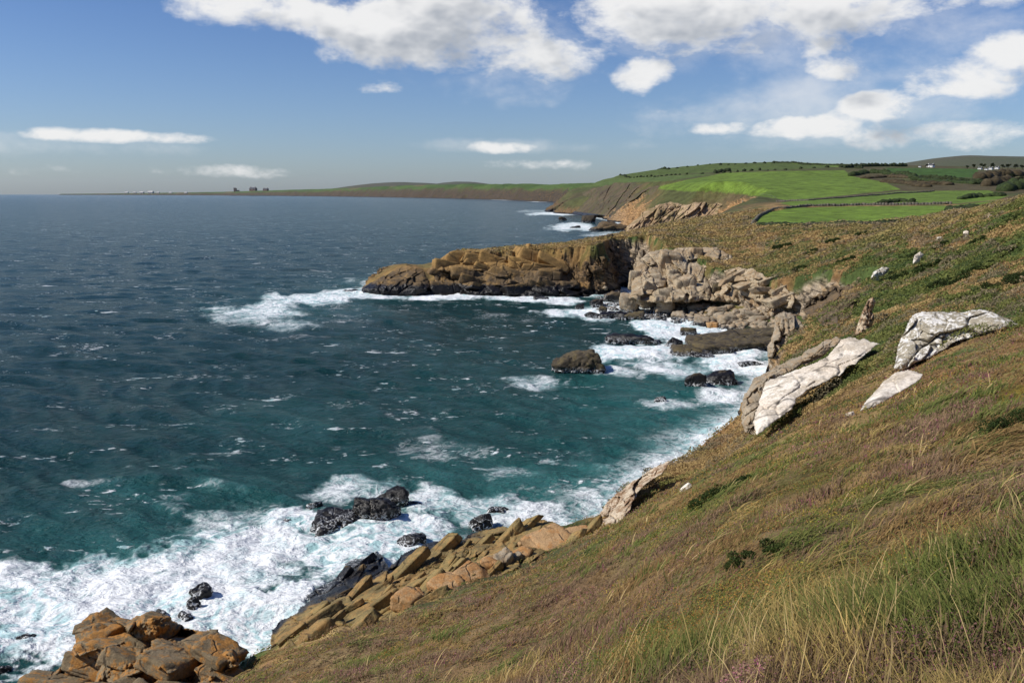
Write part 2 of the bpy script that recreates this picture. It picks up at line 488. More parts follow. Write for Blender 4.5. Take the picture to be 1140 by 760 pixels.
def mat_rock(name, c1, c2, lichen, lfac=.5, wet=1.2, scale=1.0, foam=0.0, bumpd=.12, black=(.012, .0105, .0095), crackdark=.45, crackscale=.4, topz=None):
    m, b, p, _ = new_mat(name)
    pos = b.n('ShaderNodeNewGeometry').outputs['Position']; sp = b.sep(pos)
    w = b.vmath('ADD', pos, b.vmath('SCALE', b.noise(pos, .6 * scale, 3, out=1), None))
    n1 = b.noise(pos, .5 * scale, 9, .62, .2); n2 = b.noise(pos, 1.7 * scale, 8, .65); n3 = b.noise(pos, 9 * scale, 6, .7)
    col = b.mix(b.ss(n1, .33, .66), c1, c2)
    lm = b.math('MULTIPLY', b.ss(b.math('ADD', b.math('MULTIPLY', n2, .65), b.math('MULTIPLY', b.noise(pos, .35 * scale, 4), .35)), .47, .56), lfac)
    if topz: lm = b.math('MAXIMUM', lm, b.math('MULTIPLY', b.ss(b.math('ADD', sp[2], b.math('MULTIPLY', b.math('SUBTRACT', n2, .5), topz * .8)), topz * .55, topz), .9))
    col = b.mix(lm, col, lichen)
    col = b.mix(1.0, col, b.mix(b.ss(n3, .3, .72), (.66, .66, .66), (1.22, 1.22, 1.22)), 'MULTIPLY')
    vo = b.n('ShaderNodeTexVoronoi', feature='DISTANCE_TO_EDGE'); b.link(w, vo.inputs['Vector']); vo.inputs['Scale'].default_value = crackscale * scale
    crack = b.ss(vo.outputs['Distance'], 0.0, .045)
    cm = b.math('MULTIPLY', b.math('SUBTRACT', 1.0, crack), b.ss(b.noise(pos, .9 * scale, 2), .42, .55))
    col = b.mix(b.math('MULTIPLY', cm, crackdark), col, (.025, .02, .015))
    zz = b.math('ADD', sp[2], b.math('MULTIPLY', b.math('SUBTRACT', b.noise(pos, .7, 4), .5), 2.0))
    wet_shade = b.ss(zz, wet - .3, wet + .45, 1, 0)  # low black wet band; on the tawny headland it doubles as painted shade
    col = b.mix(wet_shade, col, black)
    rough = b.math('SUBTRACT', .9, b.math('MULTIPLY', wet_shade, .55))
    if foam > 0:
        rn = b.math('ABSOLUTE', b.math('SUBTRACT', b.noise(pos, 1.1, 5, .6, .8), .5))
        fz = b.ss(b.math('ADD', sp[2], b.math('MULTIPLY', n2, -1.5)), -.5, .5 + foam, 1, 0)
        f = b.math('MULTIPLY', b.ss(rn, .006, .03, 1, 0), fz)
        col = b.mix(f, col, (.8, .82, .82)); rough = b.math('MAXIMUM', rough, f)
    b.link(col, p.inputs['Base Color']); b.set(p.inputs['Roughness'], rough)
    p.inputs['Specular IOR Level'].default_value = .35
    h = b.math('ADD', b.math('ADD', b.math('MULTIPLY', n2, .6), b.math('MULTIPLY', n3, .22)), b.math('MULTIPLY', b.math('SUBTRACT', 1.0, cm), .4))
    bump(b, p, h, .8, bumpd * 3)
    return m


def mat_plain(name, col, rough=.9, var=.3, scale=2.0):
    m, b, p, _ = new_mat(name)
    pos = b.n('ShaderNodeNewGeometry').outputs['Position']
    n = b.noise(pos, scale, 6, .6)
    b.link(b.mix(b.ss(n, .3, .7), tuple(c * (1 - var) for c in col), tuple(c * (1 + var) for c in col)), p.inputs['Base Color'])
    p.inputs['Roughness'].default_value = rough; p.inputs['Specular IOR Level'].default_value = .2
    return m


def mat_leaf(name, transl=.3):
    m, b, p, out = new_mat(name)
    c = attr(b, 'Col')
    b.link(c, p.inputs['Base Color']); p.inputs['Roughness'].default_value = .75; p.inputs['Specular IOR Level'].default_value = .2
    t = b.n('ShaderNodeBsdfTranslucent'); b.link(c, t.inputs[0])
    mx = b.n('ShaderNodeMixShader'); mx.inputs[0].default_value = transl
    b.link(p.outputs[0], mx.inputs[1]); b.link(t.outputs[0], mx.inputs[2]); b.link(mx.outputs[0], out.inputs[0])
    return m


def mat_sea():
    m, b, p, out = new_mat('sea_water')
    pos = b.n('ShaderNodeNewGeometry').outputs['Position']; sp = b.sep(pos)
    flat = b.comb(sp[0], sp[1], 0.0)
    cov = attr(b, 'foam', 'Fac'); shal = attr(b, 'shallow', 'Fac')
    wr = b.vmath('ADD', flat, b.vmath('SCALE', b.vmath('SUBTRACT', b.noise(flat, .16, 4, out=1), (.5, .5, .5)), None))
    # lacy streaks of foam
    a1 = b.math('ABSOLUTE', b.math('SUBTRACT', b.noise(wr, .15, 4, .55, 1.1), .5))
    a2 = b.math('ABSOLUTE', b.math('SUBTRACT', b.noise(wr, .42, 3, .55, .9), .5))
    lace = b.math('SUBTRACT', 1.0, b.math('MULTIPLY', b.math('MINIMUM', b.math('MULTIPLY', a1, 1.15), a2), 5.0))
    blot = b.noise(flat, .085, 6, .62, .8)
    fine = b.noise(flat, 2.2, 5, .7)
    f = b.math('ADD', b.math('MULTIPLY', cov, 1.05), b.math('ADD', b.math('MULTIPLY', b.math('SUBTRACT', lace, .65), .48), b.math('MULTIPLY', b.math('SUBTRACT', blot, .5), 1.45)))
    f = b.math('ADD', f, b.math('MULTIPLY', b.math('SUBTRACT', fine, .5), .09))
    f = b.math('MULTIPLY', b.ss(f, .42, 1.14), b.ss(cov, .02, .12))
    # whitecaps out at sea
    st = b.comb(b.math('MULTIPLY', sp[0], .55), sp[1], 0.0)
    wc = b.math('MULTIPLY', b.ss(b.noise(st, .14, 3, .55), .555, .615), b.ss(b.noise(st, 1.0, 4, .6, .3), .565, .635))
    wc = b.math('MULTIPLY', wc, b.ss(b.noise(flat, .012, 3), .30, .55))
    wc2 = b.math('MULTIPLY', b.ss(b.noise(st, .035, 3, .5), .54, .6), b.ss(b.noise(st, .2, 5, .65, .3), .60, .65))
    f = b.math('MAXIMUM', f, b.math('MAXIMUM', b.math('MULTIPLY', wc, .85), b.math('MULTIPLY', wc2, .7)))
    body = b.mix(shal, b.mix(b.noise(flat, .02, 4), (.0048, .0265, .029), (.0070, .038, .0375)), (.034, .145, .138))
    body = b.mix(b.math('MULTIPLY', b.ss(cov, .25, .95), .55), body, (.30, .52, .52))
    b.link(b.mix(f, body, b.mix(b.math('MULTIPLY', b.ss(a2, .0, .14), b.ss(blot, .62, .42)), (.86, .88, .88), (.46, .66, .67))), p.inputs['Base Color'])
    b.set(p.inputs['Roughness'], b.math('ADD', .16, b.math('MULTIPLY', f, .7)))
    p.inputs['IOR'].default_value = 1.33; p.inputs['Specular IOR Level'].default_value = .09
    w1 = b.noise(st, .22, 5, .6, .4); w2 = b.noise(st, 1.1, 5, .62, .3)
    h = b.math('ADD', b.math('MULTIPLY', w1, .9), b.math('ADD', b.math('MULTIPLY', w2, .5), b.math('MULTIPLY', f, .12)))
    bump(b, p, h, 1.0, 1.5)
    return m


M_LAND = mat_land(); M_SEA = mat_sea(); M_LEAF = mat_leaf('leaves'); M_BLADE = mat_leaf('grass_blades', .35)


# ------------------------------------------------------------------ what grows where
BROWN = np.array((.24, .14, .056)); TAN = np.array((.36, .25, .105)); OLIVE = np.array((.135, .122, .035)); GREEN = np.array((.062, .088, .022)); GOLD = np.array((.19, .135, .022)); HEATHER = np.array((.16, .075, .085)); DUN = np.array((.125, .088, .05))


def heath(x, y):
    """ground-cover colour of the uncultivated slopes"""
    r = np.hypot(x, y); az = np.degrees(np.arctan2(x, y))
    n1 = fbm2(x / 11 + 3, y / 11, 4, 51); n2 = fbm2(x / 3.7, y / 3.7 + 9, 3, 57); n3 = fbm2(x / 26, y / 26, 3, 63)
    c = lerp(BROWN, TAN, sst(n2, .45, .68))
    c = lerp(c, OLIVE, sst(n1, .42, .56) * .8)
    gb = .10 * sst(r, 95, 140) * (1 - sst(r, 330, 420)) * sst(az, 13, 18)
    c = lerp(c, GREEN, sst(n1 * .55 + n2 * .45 + gb, .535, .60))
    mid = np.exp(-((r - 20) / 9.0) ** 2) * sst(az, 0, 10)
    c = lerp(c, GOLD, sst(n2 + mid * .1, .55, .66) * mid)
    c = lerp(c, DUN, sst(n3, .5, .6) * .5 * (1 - sst(r, 40, 90)))
    return c


def land_attrs(x, y, z, sd, U, expo, at, slope):
    r = np.hypot(x, y); az = np.degrees(np.arctan2(x, y))
    col = heath(x, y)
    far = sst(r, 480, 640)
    n = fbm2(x / 90, y / 90, 4, 71)
    col = lerp(col, lerp((.075, .08, .026), (.085, .07, .032), sst(n, .42, .6)), far)
    up = sst(z / np.maximum(U, 5) + (fbm2(x / 120, y / 120, 3, 73) - .5) * .4, .52, .74) * sst(r, 1500, 2300)
    # patchwork of distant pasture
    cv, _, _ = cells3(x / 420, y / 420, np.zeros_like(x) + .5, 5)
    past = lerp((.052, .092, .02), (.085, .135, .028), cv)
    past = lerp(past, (.13, .12, .05), (cv > .82).astype(float))
    col = lerp(col, past, up)
    for P, c in FIELDS:
        m = in_field(x, y, z, P)
        if m.any():
            v = (.9 + .25 * fbm2(x[m] / 18, y[m] / 60, 3, 77))[:, None]
            col[m] = np.array(c) * v
    # bare rock where the cliff cuts the slope
    nz = fbm2(x / 9, y / 9, 4, 81) - .5; nz2 = fbm2(x / 45, y / 45, 4, 83) - .5
    e = expo + nz * np.clip(r * .045, 2, 30) + nz2 * np.clip(r * .03, 0, 26)
    rock = sst(e, .6, np.clip(r * .012, 1.2, 12))
    prom = sst(r, 640, 720) * (1 - sst(r, 2200, 2600))
    hgt = z / np.maximum(U, 5)
    rock = np.where(prom > .5, rock * (1 - .9 * sst(hgt + nz2 * 1.1 + nz * .5, .42, .66)), rock)
    rock = np.where(r > 1800, rock * (1 - .95 * sst(hgt + nz2 * .6, .5, .72)), rock)
    rock = rock * sst(slope, .28, .5) + (1 - sst(z, .5, 2.0)) * (1 - sst(slope, .28, .5)) * sst(e, 0, 1)
    rock = np.clip(rock, 0, 1)
    for P, c in FIELDS: rock = np.where(in_field(x, y, z, P), 0, rock)
    PALE = np.array((.36, .30, .22)); HEADC = np.array((.17, .115, .06)); ORNG = np.array((.40, .245, .115)); NEARC = np.array((.30, .215, .125))
    rc = np.tile(NEARC, (len(x), 1)) if x.ndim == 1 else None
    rc = lerp(rc, PALE, sst(r, 150, 200) * sst(az, 5.5, 8.5))
    rc = lerp(rc, HEADC, sst(r, 200, 260) * (1 - sst(az, 5.0, 7.5)))
    rc = lerp(rc, ORNG, sst(r, 600, 700) * sst(az, 6, 8))
    rc = lerp(rc, (.050, .043, .032), sst(r, 1300, 2400))
    # sun-bleached grass and lichen on the headland's flat top
    hl = sst(r, 285, 310) * (1 - sst(r, 400, 430)) * (1 - sst(az, 3.5, 6.5))
    col = lerp(col, lerp((.25, .15, .05), (.17, .125, .045), sst(nz, -.1, .12)), hl * .85)
    return col, rock, rc


def grid_patch(name, azs, rs, disp=0.0, kind='structure', label=None, cat=None, zmin=-2.0):
    A, Rr = np.meshgrid(np.radians(azs), rs)
    x = (np.sin(A) * Rr).ravel(); y = (np.cos(A) * Rr).ravel()
    z, sd, U, expo, at = terrain(x, y, True)
    shp = A.shape
    Z = z.reshape(shp); X = x.reshape(shp); Y = y.reshape(shp)
    du = [np.gradient(q, axis=0) for q in (X, Y, Z)]; dv = [np.gradient(q, axis=1) for q in (X, Y, Z)]
    N = np.stack([dv[1] * du[2] - dv[2] * du[1], dv[2] * du[0] - dv[0] * du[2], dv[0] * du[1] - dv[1] * du[0]], -1)
    N /= np.maximum(np.linalg.norm(N, axis=-1, keepdims=True), 1e-9)
    N *= np.sign(N[..., 2:3] + 1e-9)
    nz = N[..., 2].ravel(); slope = np.sqrt(1 - nz ** 2) / np.maximum(nz, .02)
    col, rock, rc = land_attrs(x, y, z, sd, U, expo, at, slope)
    P = np.stack([x, y, z], -1)
    if disp > 0:
        m = (rock > .02) & (z > -2.5)
        q = P[m]; s = 1 / 3.4
        qx = (q[:, 0] * .85 + q[:, 2] * .35) * s; qy = q[:, 1] * .8 * s; qz = (q[:, 2] * 1.5 + q[:, 0] * .5) * s
        wob = fbm3(qx * 1.3, qy * 1.3, qz * 1.3, 3, 91) - .5
        v1, f1, f2 = cells3(qx + wob * .7, qy + wob * .5, qz, 101)
        v2, g1, g2 = cells3(qx * 2.6 + wob, qy * 2.6, qz * 2.9, 131)
        D = (v1 - .5) * 2.6 + (v2 - .5) * 1.0 - 0.9 * (1 - sst(f2 - f1, 0, .16)) - .35 * (1 - sst(g2 - g1, 0, .16)) + (fbm3(qx * 5, qy * 5, qz * 5, 3, 97) - .5) * 1.0
        P[m] += N.reshape(-1, 3)[m] * (D * disp * rock[m] * sst(q[:, 2], -1.5, 1.0))[:, None]
    ni, nj = shp
    idx = np.arange(ni * nj).reshape(shp)
    q = np.stack([idx[:-1, :-1], idx[:-1, 1:], idx[1:, 1:], idx[1:, :-1]], -1).reshape(-1, 4)
    keep = (P[q, 2].max(1) > zmin)
    q = q[keep]
    used = np.unique(q); remap = np.full(len(P), -1); remap[used] = np.arange(len(used))
    o = mesh_np(name, P[used], remap[q], M_LAND, attrs={'Col': col[used], 'rock': rock[used], 'RockCol': rc[used]})
    tag(o, label, cat, kind=kind)
    return o


def T(msg): print('[%.1fs] %s' % (time.time() - T0, msg), flush=True)


grid_patch('hillside', np.linspace(-70, 62, 820), np.exp(np.linspace(math.log(.35), math.log(118), 620)), disp=.55)
T('hillside')
grid_patch('sea_cliffs', np.linspace(-14, 38, 1050), np.concatenate([np.arange(112, 200, .5), np.arange(200, 360, .26), np.arange(360, 480, .6)]), disp=.85)
T('cliffs')
grid_patch('farmland', np.linspace(-4, 40, 720), np.concatenate([np.arange(478, 700, 2.0), np.arange(700, 1400, 1.7), np.exp(np.linspace(math.log(1400), math.log(2700), 150))]), disp=1.6)
T('farmland')
grid_patch('far_coast', np.linspace(-33, 44, 970), np.exp(np.linspace(math.log(2660), math.log(24000), 430)), zmin=-1)
T('far coast')


def hill_mound(name, px0, px1, pk, ytop, dist, label):
    """a distant hill: a long smooth mound standing at its own distance"""
    n, mrows = 90, 24
    x0 = px_depth(px0, 210, dist)[0]; x1 = px_depth(px1, 210, dist)[0]; xp = px_depth(pk, 210, dist)[0]; H = px_depth(pk, ytop, dist)[2]
    xs = np.linspace(x0, x1, n); ys = np.linspace(-1, 1, mrows)
    Xg, Yg = np.meshgrid(xs, ys)
    w = np.where(Xg < xp, (Xg - x0) / (xp - x0), (x1 - Xg) / (x1 - xp))
    prof = np.sin(np.clip(w, 0, 1) * np.pi / 2) ** 2.2 * (.94 + .12 * fbm2(Xg / (x1 - x0) * 9, Yg, 4, 3))
    Zg = H * prof * np.cos(Yg * np.pi / 2) ** 1.2 + 4
    P = np.stack([Xg, dist + Yg * dist * .18, Zg], -1).reshape(-1, 3)
    idx = np.arange(n * mrows).reshape(mrows, n)
    q = np.stack([idx[:-1, :-1], idx[:-1, 1:], idx[1:, 1:], idx[1:, :-1]], -1).reshape(-1, 4)
    cc = lerp((.10, .085, .06), (.07, .085, .04), fbm2(P[:, 0] / 500, P[:, 1] / 500, 3, 4))
    o = mesh_np(name, P, q, M_LAND, attrs={'Col': cc, 'rock': np.zeros(len(P)), 'RockCol': cc})
    tag(o, label, kind='structure')


hill_mound('hill', 800, 1560, 1082, 174.5, 9000, None)
hill_mound('hill', 300, 640, 445, 203.2, 16000, None)
hill_mound('hill', 420, 640, 510, 202.6, 17500, None)

# ------------------------------------------------------------------ the air: one closed box round the whole scene
mh = bpy.data.materials.new('haze'); mh.use_nodes = True; mh.node_tree.nodes.clear(); hb_ = NB(mh.node_tree)
ho = hb_.n('ShaderNodeOutputMaterial'); hv = hb_.n('ShaderNodeVolumePrincipled'); hb_.link(hv.outputs[0], ho.inputs['Volume'])
hv.inputs['Color'].default_value = (.80, .88, 1.0, 1); hv.inputs['Density'].default_value = HAZE; hv.inputs['Anisotropy'].default_value = .1
hz = np.array([(sx * 36000, -2000 if sy < 0 else 40000, -60 if sz < 0 else 620) for sz in (-1, 1) for sy in (-1, 1) for sx in (-1, 1)], float)
haze = mesh_np('haze', hz, np.array([(0, 2, 3, 1), (4, 5, 7, 6), (0, 1, 5, 4), (1, 3, 7, 5), (3, 2, 6, 7), (2, 0, 4, 6)]), mh, False); tag(haze, kind='stuff')

# ------------------------------------------------------------------ the sea
FOAM = [(120, 700, 230, 62, 1.1), (330, 605, 130, 42, .95), (200, 655, 150, 52, .95), (520, 562, 80, 22, .7), (30, 648, 90, 30, .75), (600, 572, 60, 20, .7),
        (440, 610, 80, 40, 1.0), (290, 690, 70, 50, 1.2), (250, 580, 90, 30, .55), (385, 545, 60, 14, .6), (470, 562, 60, 14, .8),
        (770, 365, 75, 18, 1.05), (720, 392, 75, 12, .95), (825, 402, 45, 14, 1.05), (800, 440, 45, 13, .62), (695, 342, 55, 12, 1.1), (640, 346, 45, 12, .85), (750, 412, 60, 12, .62),
        (600, 331, 60, 6, .95), (500, 329, 80, 6, 1.0), (385, 329, 70, 6, .95), (300, 347, 60, 11, .8), (340, 333, 60, 9, 1.0), (270, 352, 50, 8, .6), (335, 362, 80, 8, .55), (430, 316, 60, 5, .6), (600, 425, 45, 9, .55), (680, 415, 30, 8, .6), (740, 450, 35, 7, .5),
        (565, 525, 42, 11, .48), (490, 500, 60, 16, .38), (640, 512, 50, 12, .34), (720, 484, 25, 7, .36), (760, 500, 70, 16, .34), (680, 545, 45, 22, .55), (120, 538, 75, 7, .36), (235, 520, 20, 5, .44), (380, 452, 30, 5, .36), (455, 480, 40, 9, .33),
        (640, 253, 40, 5, .9), (615, 238, 32, 2.5, 1.0), (690, 262, 60, 4, .6), (655, 238, 50, 2.5, .9), (590, 235, 20, 2, .5),
        (420, 350, 90, 14, .3), (560, 355, 90, 12, .28), (340, 375, 60, 10, .25)]
SHAL = [(250, 605, 260, 75, .55), (700, 450, 140, 50, .5), (600, 540, 150, 42, .6), (780, 480, 90, 34, .5), (330, 345, 90, 18, .3), (330, 470, 140, 28, .25), (60, 640, 160, 60, .4), (480, 520, 160, 40, .3), (680, 575, 60, 40, .75), (540, 440, 160, 60, .18), (60, 560, 160, 40, .15)]
azs = np.linspace(-40, 36, 1060); rs = np.concatenate([np.exp(np.linspace(math.log(28), math.log(900), 900)), np.exp(np.linspace(math.log(905), math.log(30000), 330))])
A, Rr = np.meshgrid(np.radians(azs), rs); x = (np.sin(A) * Rr).ravel(); y = (np.cos(A) * Rr).ravel(); r = Rr.ravel()
z = np.zeros_like(x)
wr = np.random.default_rng(3)
jx = (fbm2(x / 40, y / 40, 3, 201) - .5) * 18; jy = (fbm2(x / 40 + 7, y / 40, 3, 207) - .5) * 18
for wl, am, n in ((34, .13, 3), (17, .10, 4), (9, .085, 5), (5, .055, 6)):
    for k in range(n):
        th = R(62) + wr.normal(0, .38); k0 = 2 * math.pi / (wl * wr.uniform(.8, 1.25))
        ph = k0 * ((x + jx) * math.cos(th) + (y + jy) * math.sin(th)) + wr.uniform(0, 6.28)
        z += am * (np.exp(np.sin(ph)) - 1.2) * .6 * np.clip((wl * 60 - r) / (wl * 30), 0, 1)
pxs, pys = pix(x, y, np.zeros_like(x))
cov = np.zeros_like(x); sh = np.zeros_like(x)
near = r < 5200
sdw = np.full(x.shape, -9e3); sdw[near] = coast_sd(x[near], y[near], False)[0]
dist = np.maximum(0, -sdw)
wn = fbm2(x / 30, y / 30, 3, 211)
wid = np.where(r < 130, 7, np.where(r < 420, 5.5, np.clip(r * .010, 6, 30))) * (.35 + 1.3 * wn)
surf = np.exp(-dist / wid) * np.where(r < 420, .9, np.where(r < 1500, 1.05, np.where(fbm2(x / 260, y / 260, 3, 219) > .52, 1.15, .2)))
cov = np.maximum(cov, surf)
wbx = (fbm2(pxs / 48, pys / 20, 5, 221, .6) - .5) * 1.7; wby = (fbm2(pxs / 48 + 9, pys / 20, 5, 227, .6) - .5) * 1.7
for (cx, cy, rx, ry, s_) in FOAM:
    q = ((pxs - cx) / rx + wbx * 1.1) ** 2 + ((pys - cy) / ry + wby * 1.1) ** 2
    cov = np.maximum(cov, s_ * (1.18 if cx > 560 and 300 < cy < 470 else 1.04) * np.clip(1.25 - q, 0, 1) ** .7)
for (cx, cy, rx, ry, s_) in SHAL:
    q = ((pxs - cx) / rx + wbx) ** 2 + ((pys - cy) / ry + wby) ** 2
    sh = np.maximum(sh, s_ * np.exp(-q * 1.1))
sh = np.clip(sh + .35 * np.exp(-dist / 18) * (r < 600), 0, 1)
z += np.clip(cov, 0, 1) * (r < 500) * (1.5 * (fbm2(x / 5, y / 5, 5, 231, .55) - .42))
ni, nj = A.shape; idx = np.arange(ni * nj).reshape(ni, nj)
q = np.stack([idx[:-1, :-1], idx[:-1, 1:], idx[1:, 1:], idx[1:, :-1]], -1).reshape(-1, 4)
q = q[(sdw[q].max(1) < 60)] if True else q
used = np.unique(q); remap = np.full(len(x), -1); remap[used] = np.arange(len(used))
sea = mesh_np('sea', np.stack([x, y, z], -1)[used], remap[q], M_SEA, attrs={'foam': cov[used], 'shallow': sh[used]})
tag(sea, kind='structure')
T('sea')

# ------------------------------------------------------------------ rocks
def ico(level):
    bm = bmesh.new(); bmesh.ops.create_icosphere(bm, subdivisions=level, radius=1.0)
    v = np.array([q.co[:] for q in bm.verts]); f = np.array([[q.index for q in p.verts] for p in bm.faces]); bm.free()
    return v, f
ICO = {k: ico(k) for k in (1, 2, 3, 4, 5)}


def block(dims, seed, level=4, jitter=.16, chops=7, p=26, rough=.05, steps=0.0):
    """an angular block of stone: a convex body of jittered planes with worn edges and a rough surface"""
    g = np.random.default_rng(seed); v, f = ICO[level]; dims = np.array(dims, float)
    pl = []
    for ax in range(3):
        for s in (-1, 1):
            n = np.zeros(3); n[ax] = s; n += g.normal(0, jitter, 3); n /= np.linalg.norm(n)
            pl.append((n, g.uniform(.85, 1.05)))
    for _ in range(chops):
        n = g.normal(0, 1, 3); n /= np.linalg.norm(n); pl.append((n, np.abs(n).sum() * g.uniform(.58, .86)))
    acc = np.full(len(v), (1 / 1.70) ** p)
    cube = v / np.maximum(np.abs(v).max(1, keepdims=True), 1e-6) ; d = v * .55 + cube * .45; d /= np.linalg.norm(d, axis=1, keepdims=True)
    for n, h in pl: acc += np.maximum(0, d @ n / h) ** p
    P = d * (acc ** (-1 / p))[:, None] * dims
    m = dims.mean()
    nn = d
    k = 1.6 / m; o = seed * 3.17 % 100
    D = (fbm3(P[:, 0] * k + o, P[:, 1] * k, P[:, 2] * k, 4, 5) - .5) * rough * m * 2.4
    if level >= 3:
        val, f1, f2 = cells3(P[:, 0] * k * 1.5 + o, P[:, 1] * k * 1.5, P[:, 2] * k * 2.2, 9)
        D += ((val - .5) * 1.6 - 1.1 * (1 - sst(f2 - f1, 0, .14))) * rough * m
    if steps: D += (np.floor(P[:, 2] / steps + fbm3(P[:, 0] * k, P[:, 1] * k, P[:, 2] * 0, 2, 3)) % 2 - .5) * rough * m * 1.3
    return P + nn * D[:, None], f


def rotm(rz, tx=0, ty=0):
    return np.array((Matrix.Rotation(rz, 3, 'Z') @ Matrix.Rotation(ty, 3, 'Y') @ Matrix.Rotation(tx, 3, 'X')))


def rock_mesh(name, blocks, mat, label, cat='rock', group=None, level=4, **kw):
    """blocks: (centre, half sizes, rz, tx, ty, seed); one mesh, its origin at the base"""
    V = []; F = []; n = 0
    for (c, dm, rz, tx, ty, sd) in blocks:
        v, f = block(dm, sd, level, **kw)
        v = v @ rotm(rz, tx, ty).T + np.array(c); V.append(v); F.append(f + n); n += len(v)
    V = np.concatenate(V); F = np.concatenate(F)
    o0 = np.array([V[:, 0].mean(), V[:, 1].mean(), max(V[:, 2].min(), 0)])
    o = mesh_np(name, V - o0, F, mat, smooth=True)
    o.location = o0
    tag(o, label, cat, group)
    return o


M_BLACK = mat_rock('black_rock', (.045, .036, .028), (.07, .055, .04), (.13, .095, .04), .35, wet=2.4, scale=.8, foam=.25)
M_HUMP = mat_rock('brown_sea_rock', (.05, .04, .03), (.10, .078, .045), (.15, .115, .05), .7, wet=.9, scale=.6, foam=.1)
M_OCHRE = mat_rock('ochre_rock', (.15, .11, .042), (.31, .225, .085), (.40, .22, .07), .55, wet=2.0, scale=.8, foam=.25)
M_ORANGE = mat_rock('orange_rock', (.16, .12, .065), (.25, .19, .11), (.44, .20, .04), .85, wet=1.5, scale=.9, foam=.1)
M_APRICOT = mat_rock('apricot_rock', (.40, .235, .10), (.47, .30, .15), (.46, .20, .05), .6, wet=-2, scale=.9)
M_WHITE = mat_rock('white_rock', (.68, .58, .455), (.85, .775, .66), (.40, .33, .23), .55, wet=-2, scale=.5, crackdark=.7, bumpd=.05)
M_LICHEN = mat_rock('lichened_rock', (.30, .265, .19), (.40, .35, .26), (.82, .79, .73), .95, wet=-2, scale=1.3, crackdark=.6, bumpd=.06)
M_PALE = mat_rock('pale_rock', (.26, .215, .15), (.40, .33, .235), (.36, .21, .085), .4, wet=.9, scale=.7, foam=.15)
M_SPUR = mat_rock('rusty_cream_rock', (.50, .39, .26), (.66, .55, .40), (.24, .12, .05), .8, wet=-2, scale=1.1)
M_HEADROCK = mat_rock('brown_headland_rock', (.075, .056, .034), (.14, .10, .058), (.26, .155, .055), .45, wet=2.4, scale=.5, foam=.2)


def sea_rock(px, py, wpx, hpx, label, mat=None, n=5, dep=.7, seed=1, rz=None, name='sea_rock', level=4, group=None):
    x0, y0 = px_level(px, py); t = math.hypot(x0, y0); m = math.hypot(t, CAM_H) / 950
    w = wpx * m; d = w * dep; h = max(hpx * m - d * .35 * CAM_H / math.hypot(t, CAM_H), hpx * m * .55); g = np.random.default_rng(seed * 97 + 5)
    ang = -math.atan2(x0, y0) + (rz or 0)
    B = []
    c, s = math.cos(ang), math.sin(ang)
    for k in range(n):
        if k == 0: u, v, sc = 0, .1, (.44, .45, 1.0)
        else:
            u = (k - .5 * (n + .0)) / n * .78 + g.uniform(-.07, .07); v = g.uniform(-.22, .25); sc = (g.uniform(.17, .28), g.uniform(.22, .36), g.uniform(.4, .85) * (1 - .9 * abs(u)))
        lx, ly = u * w, (v + .5) * d
        hz = h * sc[2]
        B.append(((x0 + c * lx - s * ly, y0 + s * lx + c * ly, hz - (hz + .8) * .62), (max(.2, sc[0] * w), max(.2, sc[1] * d), (hz + .8) * .62), ang + g.normal(0, .25), g.normal(0, .1), g.normal(0, .12), seed * 31 + k))
    return rock_mesh(name, B, mat or M_BLACK, label, 'sea rock', group, level=level, jitter=.22, chops=9, rough=.09, p=18)


sea_rock(643, 417, 64, 23, 'large humped brown sea rock standing alone in the middle of the bay', M_HUMP, 4, .6, 11, level=5)
sea_rock(774, 433, 26, 15, 'left lump of the black rock pair in the white water of the cove', M_BLACK, 3, .9, 12)
sea_rock(803, 431, 34, 16, 'right lump of the black rock pair in the white water of the cove', M_BLACK, 3, .8, 13)
sea_rock(706, 383, 58, 10, 'long low black reef with surf breaking along its seaward side', M_BLACK, 7, .35, 14)
sea_rock(752, 387, 20, 10, 'small black rock in the surf between reef and dark ledge', M_BLACK, 3, .7, 15)
sea_rock(834, 408, 28, 6, 'flat black rock nearly awash below the cove corner', M_BLACK, 4, .5, 16)
sea_rock(735, 448, 17, 5, 'little black rock just breaking the surface, nearest in the cove', M_BLACK, 3, .5, 17)
sea_rock(687, 356, 48, 8, 'narrow black skerry below the big orange boulder', M_BLACK, 6, .35, 18)
sea_rock(603, 335, 20, 5, 'low black rock in the foam before the headland', M_BLACK, 4, .5, 19)
sea_rock(390, 326, 24, 3.5, 'flat dark rock off the outer tip of the headland', M_BLACK, 4, .5, 20)
sea_rock(585, 330, 26, 4, 'thin dark ledge lying in foam along the headland foot', M_BLACK, 4, .4, 21)
sea_rock(418, 584, 52, 27, 'tall jagged black rock amid white surf', M_BLACK, 6, .6, 22, level=5)
sea_rock(434, 567, 34, 18, 'pointed black rock behind the tall jagged one', M_BLACK, 4, .6, 23)
sea_rock(372, 592, 56, 17, 'low black rock streaked with running foam', M_BLACK, 5, .7, 24)
sea_rock(350, 569, 18, 9, 'small black rock capped by spray seaward of the streaked one', M_BLACK, 3, .7, 25)
sea_rock(459, 564, 22, 5, 'thin dark rock trailing right of the pointed black rock', M_BLACK, 3, .5, 26)
sea_rock(322, 583, 14, 3.5, 'tiny dark rock awash left of the foam streaked rock', M_BLACK, 2, .5, 27)
sea_rock(538, 588, 30, 13, 'dark slanting rock at the seaward foot of the ochre ridge', M_BLACK, 4, .6, 28)
sea_rock(553, 571, 24, 7, 'slim black rock rising from foam beyond the ochre ridge', M_BLACK, 3, .5, 29)
sea_rock(460, 612, 32, 17, 'brown topped black rock in surf beside the ochre ridge', M_OCHRE, 3, .7, 30)
sea_rock(224, 670, 25, 15, 'rounded black rock washed by white foam behind the orange outcrop', M_BLACK, 3, .8, 31)
